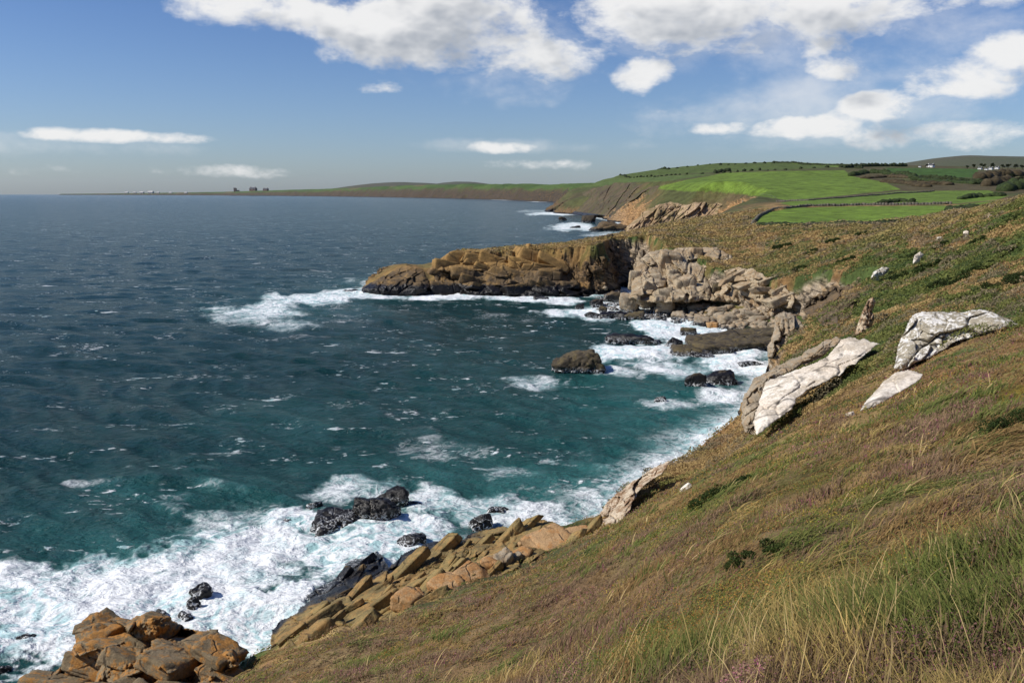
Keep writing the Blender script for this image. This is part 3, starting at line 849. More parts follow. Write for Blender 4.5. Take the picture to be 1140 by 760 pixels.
sea_rock(217, 681, 15, 9, 'small round black rock between the foam washed rocks', M_BLACK, 2, .8, 32)
sea_rock(204, 693, 22, 9, 'low black rock half buried in foam near the orange outcrop', M_BLACK, 3, .7, 33)
sea_rock(176, 695, 24, 11, 'black hump peeping over the top of the orange outcrop', M_BLACK, 3, .7, 34)
sea_rock(33, 723, 26, 12, 'grey rock swirled with foam in the broad white water', M_BLACK, 3, .7, 35)
sea_rock(3, 757, 16, 12, 'dark rock at the very corner of the white water', M_BLACK, 2, .8, 36)
sea_rock(655, 248, 18, 9, 'dark square stack in the surf behind the headland', M_BLACK, 4, .7, 37)
sea_rock(627, 245.5, 10, 3, 'tiny dark skerry seaward of the square stack', M_BLACK, 3, .5, 38)
sea_rock(678, 257.5, 36, 9, 'long brown shelf of rock below the far brown cliffs', M_HEADROCK, 6, .5, 39)
sea_rock(640, 254, 14, 2.5, 'black rock awash in the breaker line behind the headland', M_BLACK, 3, .5, 40)
T('sea rocks')

# the dark ledge that reaches out from the cove corner
g = np.random.default_rng(5); B = []
for (px, py, wp, z1) in [(772, 393, 40, 1.5), (797, 390, 44, 1.7), (822, 387, 46, 1.8), (846, 385, 44, 2.0), (785, 385, 40, 1.6), (812, 381, 46, 2.0), (840, 377, 50, 2.3), (866, 380, 40, 3.0)]:
    x0, y0 = px_level(px, py, .6); m = math.hypot(x0, y0) / 950
    B.append(((x0, y0 + 2.5, z1 - 1.3), (wp * m * .55, 4.4 * g.uniform(.8, 1.2), 1.5), g.normal(-.1, .12), g.normal(0, .06), g.normal(0, .06), int(g.integers(9999))))
rock_mesh('rock_ledge', B, M_HUMP, 'dark wet rock ledge reaching from the cove corner into the surf', 'rock', rough=.08)

T('outcrops')


def cells2(x, y, s=0):
    ix = np.floor(x).astype(np.int64); iy = np.floor(y).astype(np.int64); zz = np.zeros_like(ix)
    f1 = np.full(x.shape, 9e9); f2 = f1.copy(); val = np.zeros(x.shape); tx = val.copy(); ty = val.copy()
    for dx in (-1, 0, 1):
        for dy in (-1, 0, 1):
            cx, cy = ix + dx, iy + dy
            ddx = x - cx - _hash(cx, cy, zz, s); ddy = y - cy - _hash(cx, cy, zz, s + 1)
            d = np.maximum(np.abs(ddx), np.abs(ddy)) * .85 + np.hypot(ddx, ddy) * .15
            a = _hash(cx, cy, zz, s + 2); m = d < f1
            f2 = np.where(m, f1, np.minimum(f2, d)); val = np.where(m, a, val)
            tx = np.where(m, ddx * (_hash(cx, cy, zz, s + 3) - .5), tx); ty = np.where(m, ddy * (_hash(cx, cy, zz, s + 4) - .5), ty)
            f1 = np.where(m, d, f1)
    return val, tx + ty, f1, f2


def bedrock(poly, tpts, thick, mat, label, cell, ang, relief, seed=1, step=1.0, back=.8, worn=.3, name='rock_outcrop', cat='rock outcrop', edge=2.2, tilt=1.4, crack=.5, extra=None):
    """a mass of jointed bedrock: its outline as it stands on the slope, a real thickness, and a face broken into tilted blocks.
    tpts: (px, py, metres from the viewpoint) that fix how the mass leans"""
    Pg = np.array(poly, float); x0, y0 = Pg.min(0) - 2; x1, y1 = Pg.max(0) + 2
    gx, gy = np.meshgrid(np.arange(x0, x1, step), np.arange(y0, y1, step))
    wx = gx + (fbm2(gx / 9, gy / 9, 3, seed) - .5) * edge * 2; wy = gy + (fbm2(gx / 9 + 50, gy / 9, 3, seed) - .5) * edge * 2
    ins = in_poly(wx.ravel(), wy.ravel(), [tuple(p) for p in poly]).reshape(gx.shape)
    dd = np.full(gx.shape, 1e9)
    for a, b_ in zip(Pg, np.roll(Pg, -1, 0)):
        e_ = b_ - a; t_ = np.clip(((wx - a[0]) * e_[0] + (wy - a[1]) * e_[1]) / (e_ @ e_), 0, 1)
        dd = np.minimum(dd, np.hypot(wx - a[0] - t_ * e_[0], wy - a[1] - t_ * e_[1]))
    tp = np.array(tpts, float)
    if len(tp) >= 3:
        M_ = np.c_[tp[:, :2], np.ones(len(tp))]; co = np.linalg.lstsq(M_, 1 / tp[:, 2], rcond=None)[0]; Tt = 1 / (gx * co[0] + gy * co[1] + co[2])
        Tt = np.clip(Tt, tp[:, 2].min() * .93, tp[:, 2].max() * 1.07)
    else: Tt = np.full(gx.shape, tp[:, 2].mean())
    rw = worn * min(x1 - x0, y1 - y0); k_ = np.clip(dd / rw, 0, 1); prof = np.sqrt(1 - (1 - k_) ** 2)
    ca, sa = math.cos(R(ang)), math.sin(R(ang))
    u_ = gx * ca - gy * sa; v_ = gx * sa + gy * ca
    wb = fbm2(u_ / cell[0] * .9, v_ / cell[1] * .9, 3, seed + 9) - .5
    va, tl, f1, f2 = cells2(u_ / cell[0] + wb * .3, v_ / cell[1] + wb * .3, seed + 20)
    vb, tb, h1, h2 = cells2(u_ / cell[0] * 2.7 + wb, v_ / cell[1] * 2.3 + wb, seed + 40)
    gate = sst(fbm2(gx / cell[0] / 1.5, gy / cell[0] / 1.5, 2, seed + 3), .4, .55)
    off = (va - .5) + tl * tilt + ((vb - .5) + tb * tilt) * .38 * gate - crack * (1 - sst(f2 - f1, 0, .10)) - crack * .4 * (1 - sst(h2 - h1, 0, .10)) * gate
    off = off + (fbm2(gx / cell[0] * .9 + 5, gy / cell[0] * 1.4, 3, seed + 8) - .5) * 1.0
    off = off + (fbm2(gx / cell[1] * 1.2, gy / cell[1] * 1.2, 5, seed + 5) - .5) * .5 + (fbm2(gx / 2.5, gy / 2.5, 3, seed + 6) - .5) * .14
    tf = Tt - thick * .45 * prof - off * relief * (.25 + .75 * np.clip(dd / 6, 0, 1)); tbk = Tt + thick * back * prof + .05
    def world(t_):
        u = (gx - 570) / 950; v = (380 - gy) / 950
        return np.stack([u * t_, (math.cos(PITCH) + v * math.sin(PITCH)) * t_, CAM_H + (v * math.cos(PITCH) - math.sin(PITCH)) * t_], -1).reshape(-1, 3)
    Wf = world(tf); Wb = world(tbk); N_ = len(Wf)
    idx = np.arange(N_).reshape(gx.shape)
    q = np.stack([idx[1:, :-1], idx[1:, 1:], idx[:-1, 1:], idx[:-1, :-1]], -1).reshape(-1, 4)
    q = q[ins.ravel()[q].all(1)]
    ed = np.concatenate([q[:, [0, 1]], q[:, [1, 2]], q[:, [2, 3]], q[:, [3, 0]]])
    key = np.sort(ed, 1); key = key[:, 0] * N_ + key[:, 1]; uq, inv, cnt = np.unique(key, return_inverse=True, return_counts=True)
    bd = ed[cnt[inv] == 1]
    side = np.c_[bd[:, 1], bd[:, 0], bd[:, 0] + N_, bd[:, 1] + N_]
    V = np.concatenate([Wf, Wb]); F = np.concatenate([q, q[:, ::-1] + N_, side])
    used = np.unique(F); rm = np.full(len(V), -1); rm[used] = np.arange(len(used)); V = V[used]; F = rm[F]
    # keep the largest connected piece only
    lab = np.arange(len(V))
    for _ in range(400):
        mn = lab[F].min(1); nl = lab.copy()
        for c_ in range(4): np.minimum.at(nl, F[:, c_], mn)
        nl = nl[nl]
        if (nl == lab).all(): break
        lab = nl
    big = np.bincount(lab).argmax(); F = F[(lab[F] == big).all(1)]
    used = np.unique(F); rm = np.full(len(V), -1); rm[used] = np.arange(len(used)); V = V[used]; F = rm[F]
    fl = [F]
    if extra:      # blocks that stand proud of the mass: (how many, half sizes, rz, tx, ty, jitter)
        cnt_, dm, rz, tx, ty, jit = extra; g = np.random.default_rng(seed + 77); cand = np.argwhere(ins & (dd > 1.5)); n = len(V)
        for k in range(cnt_):
            iy, ix = cand[g.integers(len(cand))]
            c = Wf[iy * gx.shape[1] + ix] + np.array((0, .5, -.25)) * dm[2]
            sc = g.uniform(.55, 1.25); v, f = block(np.array(dm) * sc * g.uniform(.75, 1.3, 3), int(g.integers(99999)), 4, .09, 1, 60, .03)
            v = v @ rotm(rz + g.normal(0, jit), tx + g.normal(0, jit), ty + g.normal(0, jit)).T + c
            V = np.concatenate([V, v]); fl.append(f + n); n += len(v)
    o0 = np.array((V[:, 0].mean(), V[:, 1].mean(), max(0, V[:, 2].min())))
    o = mesh_np(name, V - o0, fl, mat, True); o.location = o0
    return tag(o, label, cat)


def tz(px, py, z):
    a, b_ = px_level(px, py, z); return (px, py, b_ / (math.cos(PITCH) + (380 - py) / 950 * math.sin(PITCH)))


def w3(p):
    u = (p[0] - 570) / 950; v = (380 - p[1]) / 950
    return np.array((u * p[2], (math.cos(PITCH) + v * math.sin(PITCH)) * p[2], CAM_H + (v * math.cos(PITCH) - math.sin(PITCH)) * p[2]))


def sunward(lo, hi, top, cap=8.0):
    best = None
    for d_ in np.linspace(-2, cap, 60):
        q_ = (top[0], top[1], .5 * (lo[2] + hi[2]) + d_); n_ = np.cross(w3(hi) - w3(lo), w3(q_) - w3(lo)); n_ /= np.linalg.norm(n_)
        if n_ @ w3(lo) - n_[2] * CAM_H > 0: n_ = -n_
        f_ = float(n_ @ np.array(sd_))
        if best is None or f_ > best[0]: best = (f_, q_)
    return best[1]


def tg(px, py, plus=0): return (px, py, raycast(px, py)[3] + plus)


# the ochre ridge of tilted slabs below the slope
A0 = np.array(px_level(322, 706)); A1 = np.array(px_level(632, 583)); rz0 = math.atan2(*(A1 - A0)[::-1])
bedrock([(300, 726), (303, 700), (312, 690), (328, 682), (345, 668), (342, 661), (360, 650), (380, 640), (384, 626), (396, 619), (404, 623), (420, 611), (428, 620), (433, 631), (445, 618), (458, 612), (475, 604), (492, 601), (505, 606), (520, 596), (530, 591), (548, 588), (555, 584),
         (570, 588), (582, 580), (600, 577), (615, 580), (624, 590), (642, 591), (662, 594), (664, 612), (630, 622), (600, 632), (560, 645), (530, 658), (500, 668), (470, 682), (445, 692), (410, 702), (370, 712), (335, 735)],
        [tz(310, 690, 1.0), tz(400, 622, 1.6), tz(500, 603, 1.8), tz(610, 580, 2.5), tz(655, 596, 4.5), tz(455, 690, 5.2), tz(560, 645, 6.0), tz(350, 714, 2.6)], 2.2, M_OCHRE,
        'long ochre ridge of tilted broken slabs between surf and heath slope', (38, 17), 36, 1.5, 11, 1.0, 1.6, .22, 'bedrock_ridge', edge=2.6, tilt=2.2, crack=.4, extra=(64, (1.55, .62, .36), rz0 + .10, -.42, -.32, .13))
# apricot-coloured slabs along the ridge's upper edge
stones = [(497, 650, 34, 20, 'broad apricot slab at the lower end of the ridge top'), (525, 642, 40, 20, 'long apricot slab lying against the grass above the ridge'),
          (547, 628, 24, 22, 'orange stone set between two slabs on the ridge top'), (562, 622, 20, 26, 'cream coloured upright stone on the ridge top'),
          (574, 621, 12, 20, 'thin orange stone leaning on the cream stone'), (582, 616, 18, 22, 'pointed orange stone on the ridge top'),
          (612, 600, 46, 26, 'smooth apricot rock mass at the upper end of the ridge'), (640, 596, 36, 20, 'ruddy apricot rock where the ridge meets the slope'), (455, 665, 30, 18, 'brown rock face above the ridge near the dark cleft')]
for i, (px, py, wp, hp, lab) in enumerate(stones):
    t = tz(px, py + hp * .3, 4.6)[2]; m = t / 950; c = w3((px, py + hp * .2, t)); g = np.random.default_rng(300 + i)
    rock_mesh('stone', [(c, (wp * m * .48, wp * m * .45, hp * m * .5), rz0 + g.normal(0, .2), .2, -.15, 500 + i), (c + np.array((g.normal(0, .3), .6, -.5)), (wp * m * .6, wp * m * .5, hp * m * .5), rz0, .1, 0, 530 + i)],
              M_PALE if 'cream' in lab else M_APRICOT, lab, 'stone', 'stones along the ridge top', rough=.035, p=45, jitter=.12, chops=3)

# the orange outcrop in the corner
bedrock([(28, 772), (45, 756), (62, 745), (78, 732), (80, 718), (100, 700), (122, 690), (140, 692), (150, 686), (170, 682), (190, 688), (203, 693), (206, 698), (225, 702), (243, 699), (246, 712), (262, 720), (268, 735), (266, 746), (290, 760), (290, 800), (120, 800), (20, 800)],
        [tz(170, 684, 4.6), tz(100, 702, 2.8), tz(50, 755, .9), tz(245, 702, 4.0), tz(180, 740, 3.6), tz(120, 795, 2.0), tz(230, 795, 3.6)], 3.0, M_ORANGE,
        'blocky orange lichened rock outcrop with white water behind it', (52, 30), 24, 3.6, 5, 1.0, 1.2, .2, edge=2.2, tilt=2.6, crack=.22, extra=(44, (1.5, 1.0, .5), -.3, -.12, .22, .15))
def slope_rock(parts, mat, label, name='boulder', cat='boulder', group=None, push=.35, level=4, tilt=.0, **kw):
    """parts: (px, py, wpx, hpx, roll) read off the photograph; each block is bedded into the slope where it stands"""
    B = []
    t0 = np.median([raycast(px, py + hp * .5)[3] for px, py, wp, hp, ro in parts])
    for i, (px, py, wp, hp, ro) in enumerate(parts):
        t = t0 * .5 + .5 * min(raycast(px, py + hp * .5)[3], t0 * 1.25); m = t / 950
        u = (px - 570) / 950; v = (380 - py) / 950
        dr = np.array((u, math.cos(PITCH) + v * math.sin(PITCH), v * math.cos(PITCH) - math.sin(PITCH)))
        dep = min(wp, hp * 1.4) * m * .5
        c = np.array((0, 0, CAM_H)) + dr * (t + dep * push)
        yaw = -math.atan2(u, 1)
        B.append((c, (wp * m * .52, dep, hp * m * .55), yaw, tilt, -math.radians(ro), int(abs(px * 13 + py * 7 + i)) % 9999))
    return rock_mesh(name, B, mat, label, cat, group, level=level, **kw)


bedrock([(843, 486), (838, 470), (845, 445), (853, 425), (862, 420), (880, 413), (905, 405), (920, 397), (935, 378), (945, 374), (960, 378), (979, 381), (962, 397), (945, 408), (935, 418), (900, 434), (888, 444), (884, 452), (870, 464), (855, 477)],
        [(850, 490, 80), (965, 402, 91), sunward((850, 490, 80), (965, 402, 91), (893, 408), 9)], 2.6, M_WHITE, 'long white sunlit rock slab on the brow beside the cove', (44, 30), 30, .8, 3, .8, 2.8, .3, edge=2.4, tilt=1.5, crack=.35)
bedrock([(994, 412), (999, 385), (1012, 355), (1020, 348), (1035, 346), (1070, 347), (1090, 344), (1100, 345), (1115, 351), (1137, 361), (1120, 366), (1095, 372), (1065, 380), (1040, 396), (1020, 404), (1005, 413)],
        [tg(1005, 418, .5), tg(1095, 376, .5), sunward(tg(1005, 418, .5), tg(1095, 376, .5), (1020, 348), 6)], 2.6, M_LICHEN, 'grey boulder blotched with white lichen, highest on the near slope', (52, 34), 12, 1.1, 8, .8, .9, .5, edge=1.2, tilt=1.6, crack=.3)
bedrock([(955, 459), (965, 445), (983, 425), (995, 415), (1010, 411), (1029, 416), (1025, 423), (1000, 438), (975, 453)], [(965, 458, 37), (1025, 426, 39.5), sunward((965, 458, 37), (1025, 426, 39.5), (995, 413), 4)], 1.5, M_WHITE,
        'smaller white rock slab in the grass below the lichened boulder', (34, 24), 30, .55, 13, .8, .9, .5, edge=1.0, tilt=1.5, crack=.25)
slope_rock([(946, 461, 10, 4, 25)], M_WHITE, 'sliver of white stone in the grass below the smaller slab')
slope_rock([(763, 543, 14, 5, 45)], M_WHITE, 'thin white stone lying in brown grass near the brow')
tc = tg(850, 490)[2]
bedrock([(830, 482), (824, 470), (825, 452), (829, 438), (840, 420), (858, 411), (880, 399), (905, 386), (930, 374), (940, 378), (915, 398), (880, 414), (860, 424), (850, 445), (843, 470), (843, 484)],
        [(835, 470, tc + 9), (860, 415, tc + 16), (930, 376, tc + 18)], 3.0, M_PALE, 'buff layered cliff edge behind the long white slab', (22, 11), 38, 1.1, 17, .8, 1.0, .4, edge=2.2)
bedrock([(850, 418), (855, 405), (854, 385), (860, 370), (863, 352), (872, 346), (886, 349), (893, 360), (915, 358), (925, 366), (918, 380), (903, 388), (888, 398), (872, 408), (862, 416)],
        [tz(855, 410, .8), (868, 350, tz(855, 410, .8)[2] + 8), (915, 365, tz(855, 410, .8)[2] + 2)], 7.0, M_PALE, 'grey buff cliff buttress standing at the cove corner', (14, 26), 8, 2.6, 23, .8, 1.2, .35, edge=2.0, tilt=1.8)
bedrock([(951, 374), (955, 360), (960, 346), (966, 333), (972, 329), (976, 336), (972, 346), (974, 356), (967, 374)], [tg(962, 378), (968, 325, tg(962, 378)[2] + 12)], 2.5, M_SPUR, 'tall pale rock rib in the gully behind the white slab', (10, 16), 10, 1.0, 31, .6, edge=1.3)
bedrock([(968, 312), (972, 303), (982, 296), (991, 298), (986, 307), (978, 313)], [tg(980, 313)], 2.0, M_LICHEN, 'grey white stone cluster high in the gully', (9, 7), 20, .9, 33, .5, edge=1.0)
bedrock([(1016, 294), (1018, 284), (1025, 279), (1029, 283), (1023, 293)], [tg(1021, 295)], 1.2, M_WHITE, 'white stone halfway up the green slope', (8, 8), 10, .5, 35, .4, name='boulder', cat='boulder', edge=.8)
slope_rock([(1046, 266, 6, 4, 10)], M_WHITE, 'small white stone near the top of the green slope')
slope_rock([(1075, 262, 5, 9, 5)], M_WHITE, 'upright white stone near the top of the green slope')
slope_rock([(1102, 241, 5, 3, 5)], M_WHITE, 'white stone on the skyline of the green slope')
bedrock([(654, 604), (658, 590), (663, 576), (675, 560), (690, 546), (705, 535), (728, 520), (750, 511), (738, 526), (720, 538), (712, 548), (702, 566), (690, 582), (680, 594), (668, 604)],
        [(665, 604, 80), (742, 524, 90), sunward((665, 604, 80), (742, 524, 90), (690, 546), 7)], 3.0, M_SPUR, 'cream and rust jointed rock spur on the brow above turquoise water', (26, 11), 48, 1.3, 29, .8, 1.0, .4, edge=2.0, tilt=2.2, crack=.3)
M_PROM = mat_rock('brown_slope_rock', (.060, .045, .028), (.135, .095, .052), (.085, .08, .028), .9, wet=5, scale=.07, bumpd=.5)
M_OCLIFF = mat_rock('orange_cliff_rock', (.34, .225, .12), (.46, .33, .20), (.20, .155, .06), .75, wet=1.0, scale=.10, bumpd=.5, crackscale=.8)
M_HEADC = mat_rock('tawny_headland_rock', (.080, .056, .032), (.150, .102, .052), (.36, .215, .07), .5, wet=3.6, scale=.28, bumpd=.3, topz=11)  # wet band raised so its black also paints shade on the lower faces
M_COVE = mat_rock('pale_cliff_rock', (.32, .25, .155), (.50, .41, .28), (.30, .18, .08), .5, wet=.8, scale=.4, bumpd=.25)


def face(poly, base, rise, mat, label, cell, ang, relief, seed, thick=8, step=.7, **kw):
    """a cliff face: its foot at the water's edge (px, py, height of the foot), leaning back by `rise` metres per 10 px"""
    tp = []
    for (px, py, z) in base:
        t = tz(px, py, z)[2]; tp += [(px, py, t), (px, py - 40, t + rise * 4)]
    return bedrock(poly, tp, thick, mat, label, cell, ang, relief, seed, step, name='cliff', cat='cliff', **kw)


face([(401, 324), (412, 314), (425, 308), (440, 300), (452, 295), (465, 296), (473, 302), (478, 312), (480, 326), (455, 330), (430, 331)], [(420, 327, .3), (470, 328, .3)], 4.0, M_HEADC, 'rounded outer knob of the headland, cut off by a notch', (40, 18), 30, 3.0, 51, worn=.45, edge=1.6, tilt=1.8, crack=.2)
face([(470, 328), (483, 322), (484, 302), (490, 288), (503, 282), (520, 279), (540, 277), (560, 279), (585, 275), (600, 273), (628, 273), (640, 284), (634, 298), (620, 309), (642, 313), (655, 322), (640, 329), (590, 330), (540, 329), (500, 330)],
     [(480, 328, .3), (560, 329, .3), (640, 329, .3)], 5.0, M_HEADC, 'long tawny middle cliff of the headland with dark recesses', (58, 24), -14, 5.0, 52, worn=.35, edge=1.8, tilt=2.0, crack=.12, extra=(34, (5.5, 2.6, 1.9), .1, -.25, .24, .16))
t0 = tz(620, 328, .3)[2]
bedrock([(598, 324), (612, 313), (628, 300), (636, 284), (648, 274), (664, 269), (684, 264), (697, 269), (704, 285), (702, 302), (696, 314), (682, 328), (660, 332), (630, 329)], [(610, 328, t0 - 2), (610, 285, t0 + 12), (704, 320, t0 + 34), (704, 275, t0 + 44)], 7, M_HEADROCK,
        'dark brown bulging cliff where the headland joins the cove', (36, 22), 24, 5.0, 53, .7, worn=.4, edge=1.8, tilt=1.8, crack=.2, name='cliff', cat='cliff', extra=(20, (3.0, 2.4, 3.6), .5, -.15, .2, .2))
face([(700, 333), (704, 304), (710, 290), (722, 281), (745, 277), (770, 275), (800, 275), (814, 284), (822, 299), (838, 310), (862, 316), (872, 326), (864, 338), (830, 338), (790, 335), (740, 337)], [(715, 336, 4.0), (790, 336, 4.5), (865, 338, 4.5)], 5.5, M_COVE,
     'pale jointed cliff at the back of the cove', (15, 24), 12, 3.5, 54, worn=.2, edge=2.4, tilt=2.2, crack=.3, extra=(13, (2.4, 1.4, 3.6), .15, -.12, .10, .12))
bedrock([(686, 266), (699, 251), (714, 237), (734, 226), (760, 226), (800, 225), (830, 231), (856, 241), (835, 252), (800, 260), (770, 268), (740, 270)], [(705, 258, 738), (760, 262, 728), (735, 228, 762), (800, 228, 744)], 22, M_OCLIFF,
        'orange streaked cliff of the promontory beyond the headland', (34, 8), 48, 8.0, 55, .6, worn=.5, edge=2.5, tilt=1.6, name='cliff', cat='cliff', crack=.4)
bedrock([(602, 238), (618, 228), (638, 219), (660, 210), (690, 203), (725, 204), (748, 212), (735, 228), (716, 238), (702, 252), (690, 261), (684, 252), (672, 248), (678, 241), (650, 241), (630, 240)], [tg(625, 233), tg(660, 222), tg(700, 212), tg(735, 215), tg(700, 240), tg(660, 235), tg(690, 225)], 34, M_PROM,
        'dark brown outer slope of the promontory with broken rock at its foot', (30, 9), 44, 16.0, 56, .6, worn=.6, edge=2.5, tilt=1.9, name='cliff', cat='cliff', crack=.5)
bedrock([(893, 347), (898, 334), (912, 326), (930, 319), (948, 316), (956, 328), (948, 350), (930, 368), (915, 364), (905, 352)], [tg(905, 350, -1), tg(945, 330, -1), tg(930, 360, -1)], 3.0, M_HEADROCK, 'brown broken rock face in the gully above the cove corner', (12, 9), 20, 2.4, 61, .7, 1.2, .4, edge=3.0, name='cliff', cat='cliff')
bedrock([(806, 302), (822, 297), (838, 300), (852, 307), (868, 313), (884, 330), (882, 346), (862, 340), (840, 336), (815, 322)], [tg(815, 318, -1), tg(870, 335, -1), tg(850, 312, -1)], 4.0, M_COVE, 'pale ledged cliff under the green slope at the right of the cove', (22, 9), -10, 2.4, 63, .7, 1.2, .35, edge=2.6, name='cliff', cat='cliff', crack=.3, extra=(8, (3.2, 1.5, .8), .3, -.2, -.1, .15))
# boulders along the cove's foreshore
for i, (px, py, wp, hp, mt, lab) in enumerate([
        (701, 338, 22, 20, M_PALE, 'large square orange buff boulder on the cove foreshore'), (722, 336, 18, 17, M_PALE, 'grey boulder right of the square orange buff one'),
        (671, 345, 9, 8, M_HUMP, 'dark boulder at the left end of the foreshore'), (664, 338, 14, 9, M_HEADROCK, 'brown boulder under the dark end of the headland'), (645, 342, 10, 7, M_BLACK, 'black boulder standing in foam below the headland'),
        (660, 351, 16, 6, M_BLACK, 'low black boulder in foam before the foreshore'), (683, 331, 16, 12, M_HEADROCK, 'brown boulder against the headland cliff foot'), (708, 352, 20, 9, M_HUMP, 'wet brown boulder below the square one'),
        (738, 346, 20, 10, M_PALE, 'buff boulder at the water edge, mid foreshore'), (782, 358, 18, 9, M_PALE, 'yellowish boulder at the water edge below ledges'), (793, 362, 12, 7, M_APRICOT, 'small orange boulder at the water edge'),
        (765, 369, 20, 8, M_HUMP, 'dark boulder awash before the foreshore ledges'), (812, 356, 20, 10, M_PALE, 'grey buff boulder below the layered cliff'), (836, 352, 24, 9, M_PALE, 'flat slab boulder near the cove corner'), (797, 325, 10, 17, M_HUMP, 'dark upright pinnacle leaning on the pale cliff'),
        (755, 352, 16, 8, M_PALE, 'rusty boulder between the buff and yellowish ones'), (800, 346, 18, 8, M_PALE, 'pale slab boulder above the yellowish one'), (775, 342, 16, 7, M_PALE, 'long pale slab under the cliff, mid foreshore')]):
    slope_rock([(px, py, wp, hp, (i * 37 % 30) - 15)], mt, lab, 'boulder', 'boulder', 'boulders on the cove foreshore', rough=.07)
T('slope rocks')
# loose rubble of the foreshore, nobody could count it
g = np.random.default_rng(8); V = []; F = []; n = 0
for k in range(620):
    px = g.uniform(665, 868); fr = (px - 665) / 203
    yb = 347 + 24 * fr; py = yb - g.uniform(-2, 24 - 4 * fr)
    x0, y0, z0, t = raycast(px, py) if k % 1 == 0 else None
    if z0 < -.5 or t > 330: continue
    s = g.uniform(.3, 1.15) * g.uniform(.5, 1.2)
    v, f = block((s * g.uniform(1, 2), s * g.uniform(.8, 1.2), s * g.uniform(.4, .9)), int(g.integers(99999)), 2)
    v = v @ rotm(g.uniform(0, 6), g.normal(0, .2), g.normal(0, .2)).T + np.array((x0, y0, z0 + s * .15)); V.append(v); F.append(f + n); n += len(v)
o = mesh_np('rubble', np.concatenate(V), np.concatenate(F), M_PALE); tag(o, kind='stuff')
T('foreshore')

# ------------------------------------------------------------------ hedges, walls, fences
M_HEDGE = mat_plain('hedge_leaves', (.026, .036, .012), .9, .5, .3); M_SCRUB = mat_plain('scrub_leaves', (.060, .046, .024), .9, .5, .2)
M_GORSE = mat_plain('gorse_leaves', (.030, .044, .013), .9, .5, .6); M_STONE = mat_plain('dry_stone', (.13, .115, .09), .95, .5, 1.2); M_WOOD = mat_plain('weathered_wood', (.10, .08, .06)); M_WIRE = mat_plain('wire', (.2, .2, .2), .5)
M_BARK = mat_plain('bark', (.06, .045, .03)); M_RENDER = mat_plain('white_render', (.80, .79, .76), .9, .05); M_PALEROOF = mat_plain('pale_roof', (.5, .49, .47)); M_SLATE = mat_plain('slate', (.07, .07, .08), .6); M_TERRA = mat_plain('sandstone', (.22, .15, .11)); M_DARKGLASS = mat_plain('dark_glass', (.03, .035, .04), .2)


def ground_line(pxs, step):
    W = [np.array(raycast(*p)[:2]) for p in pxs]
    out = []
    for a, b in zip(W, W[1:]):
        n = max(1, int(np.linalg.norm(b - a) / step))
        out += [a + (b - a) * k / n for k in range(n)]
    out.append(W[-1]); out = np.array(out)
    return np.c_[out, terrain(out[:, 0], out[:, 1])]


def lumps(L, h, w, seed, lev=2, var=.5):
    g = np.random.default_rng(seed); v0, f0 = ICO[lev]; V = []; F = []; n = 0
    for p in L:
        s = np.array((w * g.uniform(.7, 1.3), w * g.uniform(.7, 1.3), h * g.uniform(1 - var, 1 + var * .6)))
        v = v0 * s * (1 + .5 * (vn3(v0[:, 0] * 2.3 + g.uniform(0, 99), v0[:, 1] * 2.3, v0[:, 2] * 2.3, 3) - .5))[:, None]
        V.append(v + p + np.array((g.normal(0, w * .25), g.normal(0, w * .25), h * .15))); F.append(f0 + n); n += len(v)
    return np.concatenate(V), np.concatenate(F)


def hedge(pxs, h, w, label, mat=None, step=None, cat='hedge', name='hedge', group='hedges between the fields', var=.5):
    L = ground_line(pxs, step or w * .9)
    if len(L) > 900: L = L[::len(L) // 900 + 1]
    V, F = lumps(L, h, w, len(label) * 7 + int(pxs[0][0]), 2 if len(L) < 140 else 1, var)
    o0 = L.mean(0); o = mesh_np(name, V - o0, F, mat or M_HEDGE); o.location = o0
    return tag(o, label, cat, group)


hedge([(560, 203.5), (620, 200.5), (680, 195.5), (745, 188.8), (800, 183.4), (870, 182)], 3.4, 3.6, 'dark hedge running up the skyline of the green hill')
hedge([(650, 201.5), (700, 198), (760, 195), (800, 192.5), (870, 189.5), (936, 186.5)], 3.0, 3.0, 'dark hedge along the foot of the hill field')
hedge([(862, 181), (900, 183.6), (960, 187.5)], 2.6, 2.4, 'short hedge slanting down from the hilltop')
hedge([(940, 187), (975, 185.5), (1008, 185.3)], 4.0, 3.0, 'skyline hedge below the telegraph pole')
hedge([(560, 207), (610, 204), (660, 202)], 2.4, 2.6, 'thin hedge between the distant coastal pastures')
hedge([(1000, 196), (1040, 198.5), (1090, 202), (1120, 203)], 2.4, 3.2, 'dark hedge under the deep green field')
hedge([(795, 193), (812, 190.5)], 4.2, 4.0, 'dark thicket at the corner of the hill field', cat='thicket', name='thicket')
hedge([(845, 251), (880, 251.5), (930, 250), (985, 249.5), (1010, 246)], 1.0, 1.3, 'dark bramble hedge along the near edge of the bright field')
hedge([(1060, 233.5), (1085, 232)], 1.3, 2.0, 'low bushes at the right end of the bright field', cat='thicket', name='thicket')
hedge([(1072, 221.5), (1090, 219), (1112, 218.5)], 1.9, 3.0, 'dark gorse row in the middle field', M_GORSE, cat='thicket', name='thicket')
hedge([(980, 227), (1000, 224.5), (1014, 225)], 1.6, 2.2, 'dark gorse clump behind the stone wall', M_GORSE, cat='thicket', name='thicket')
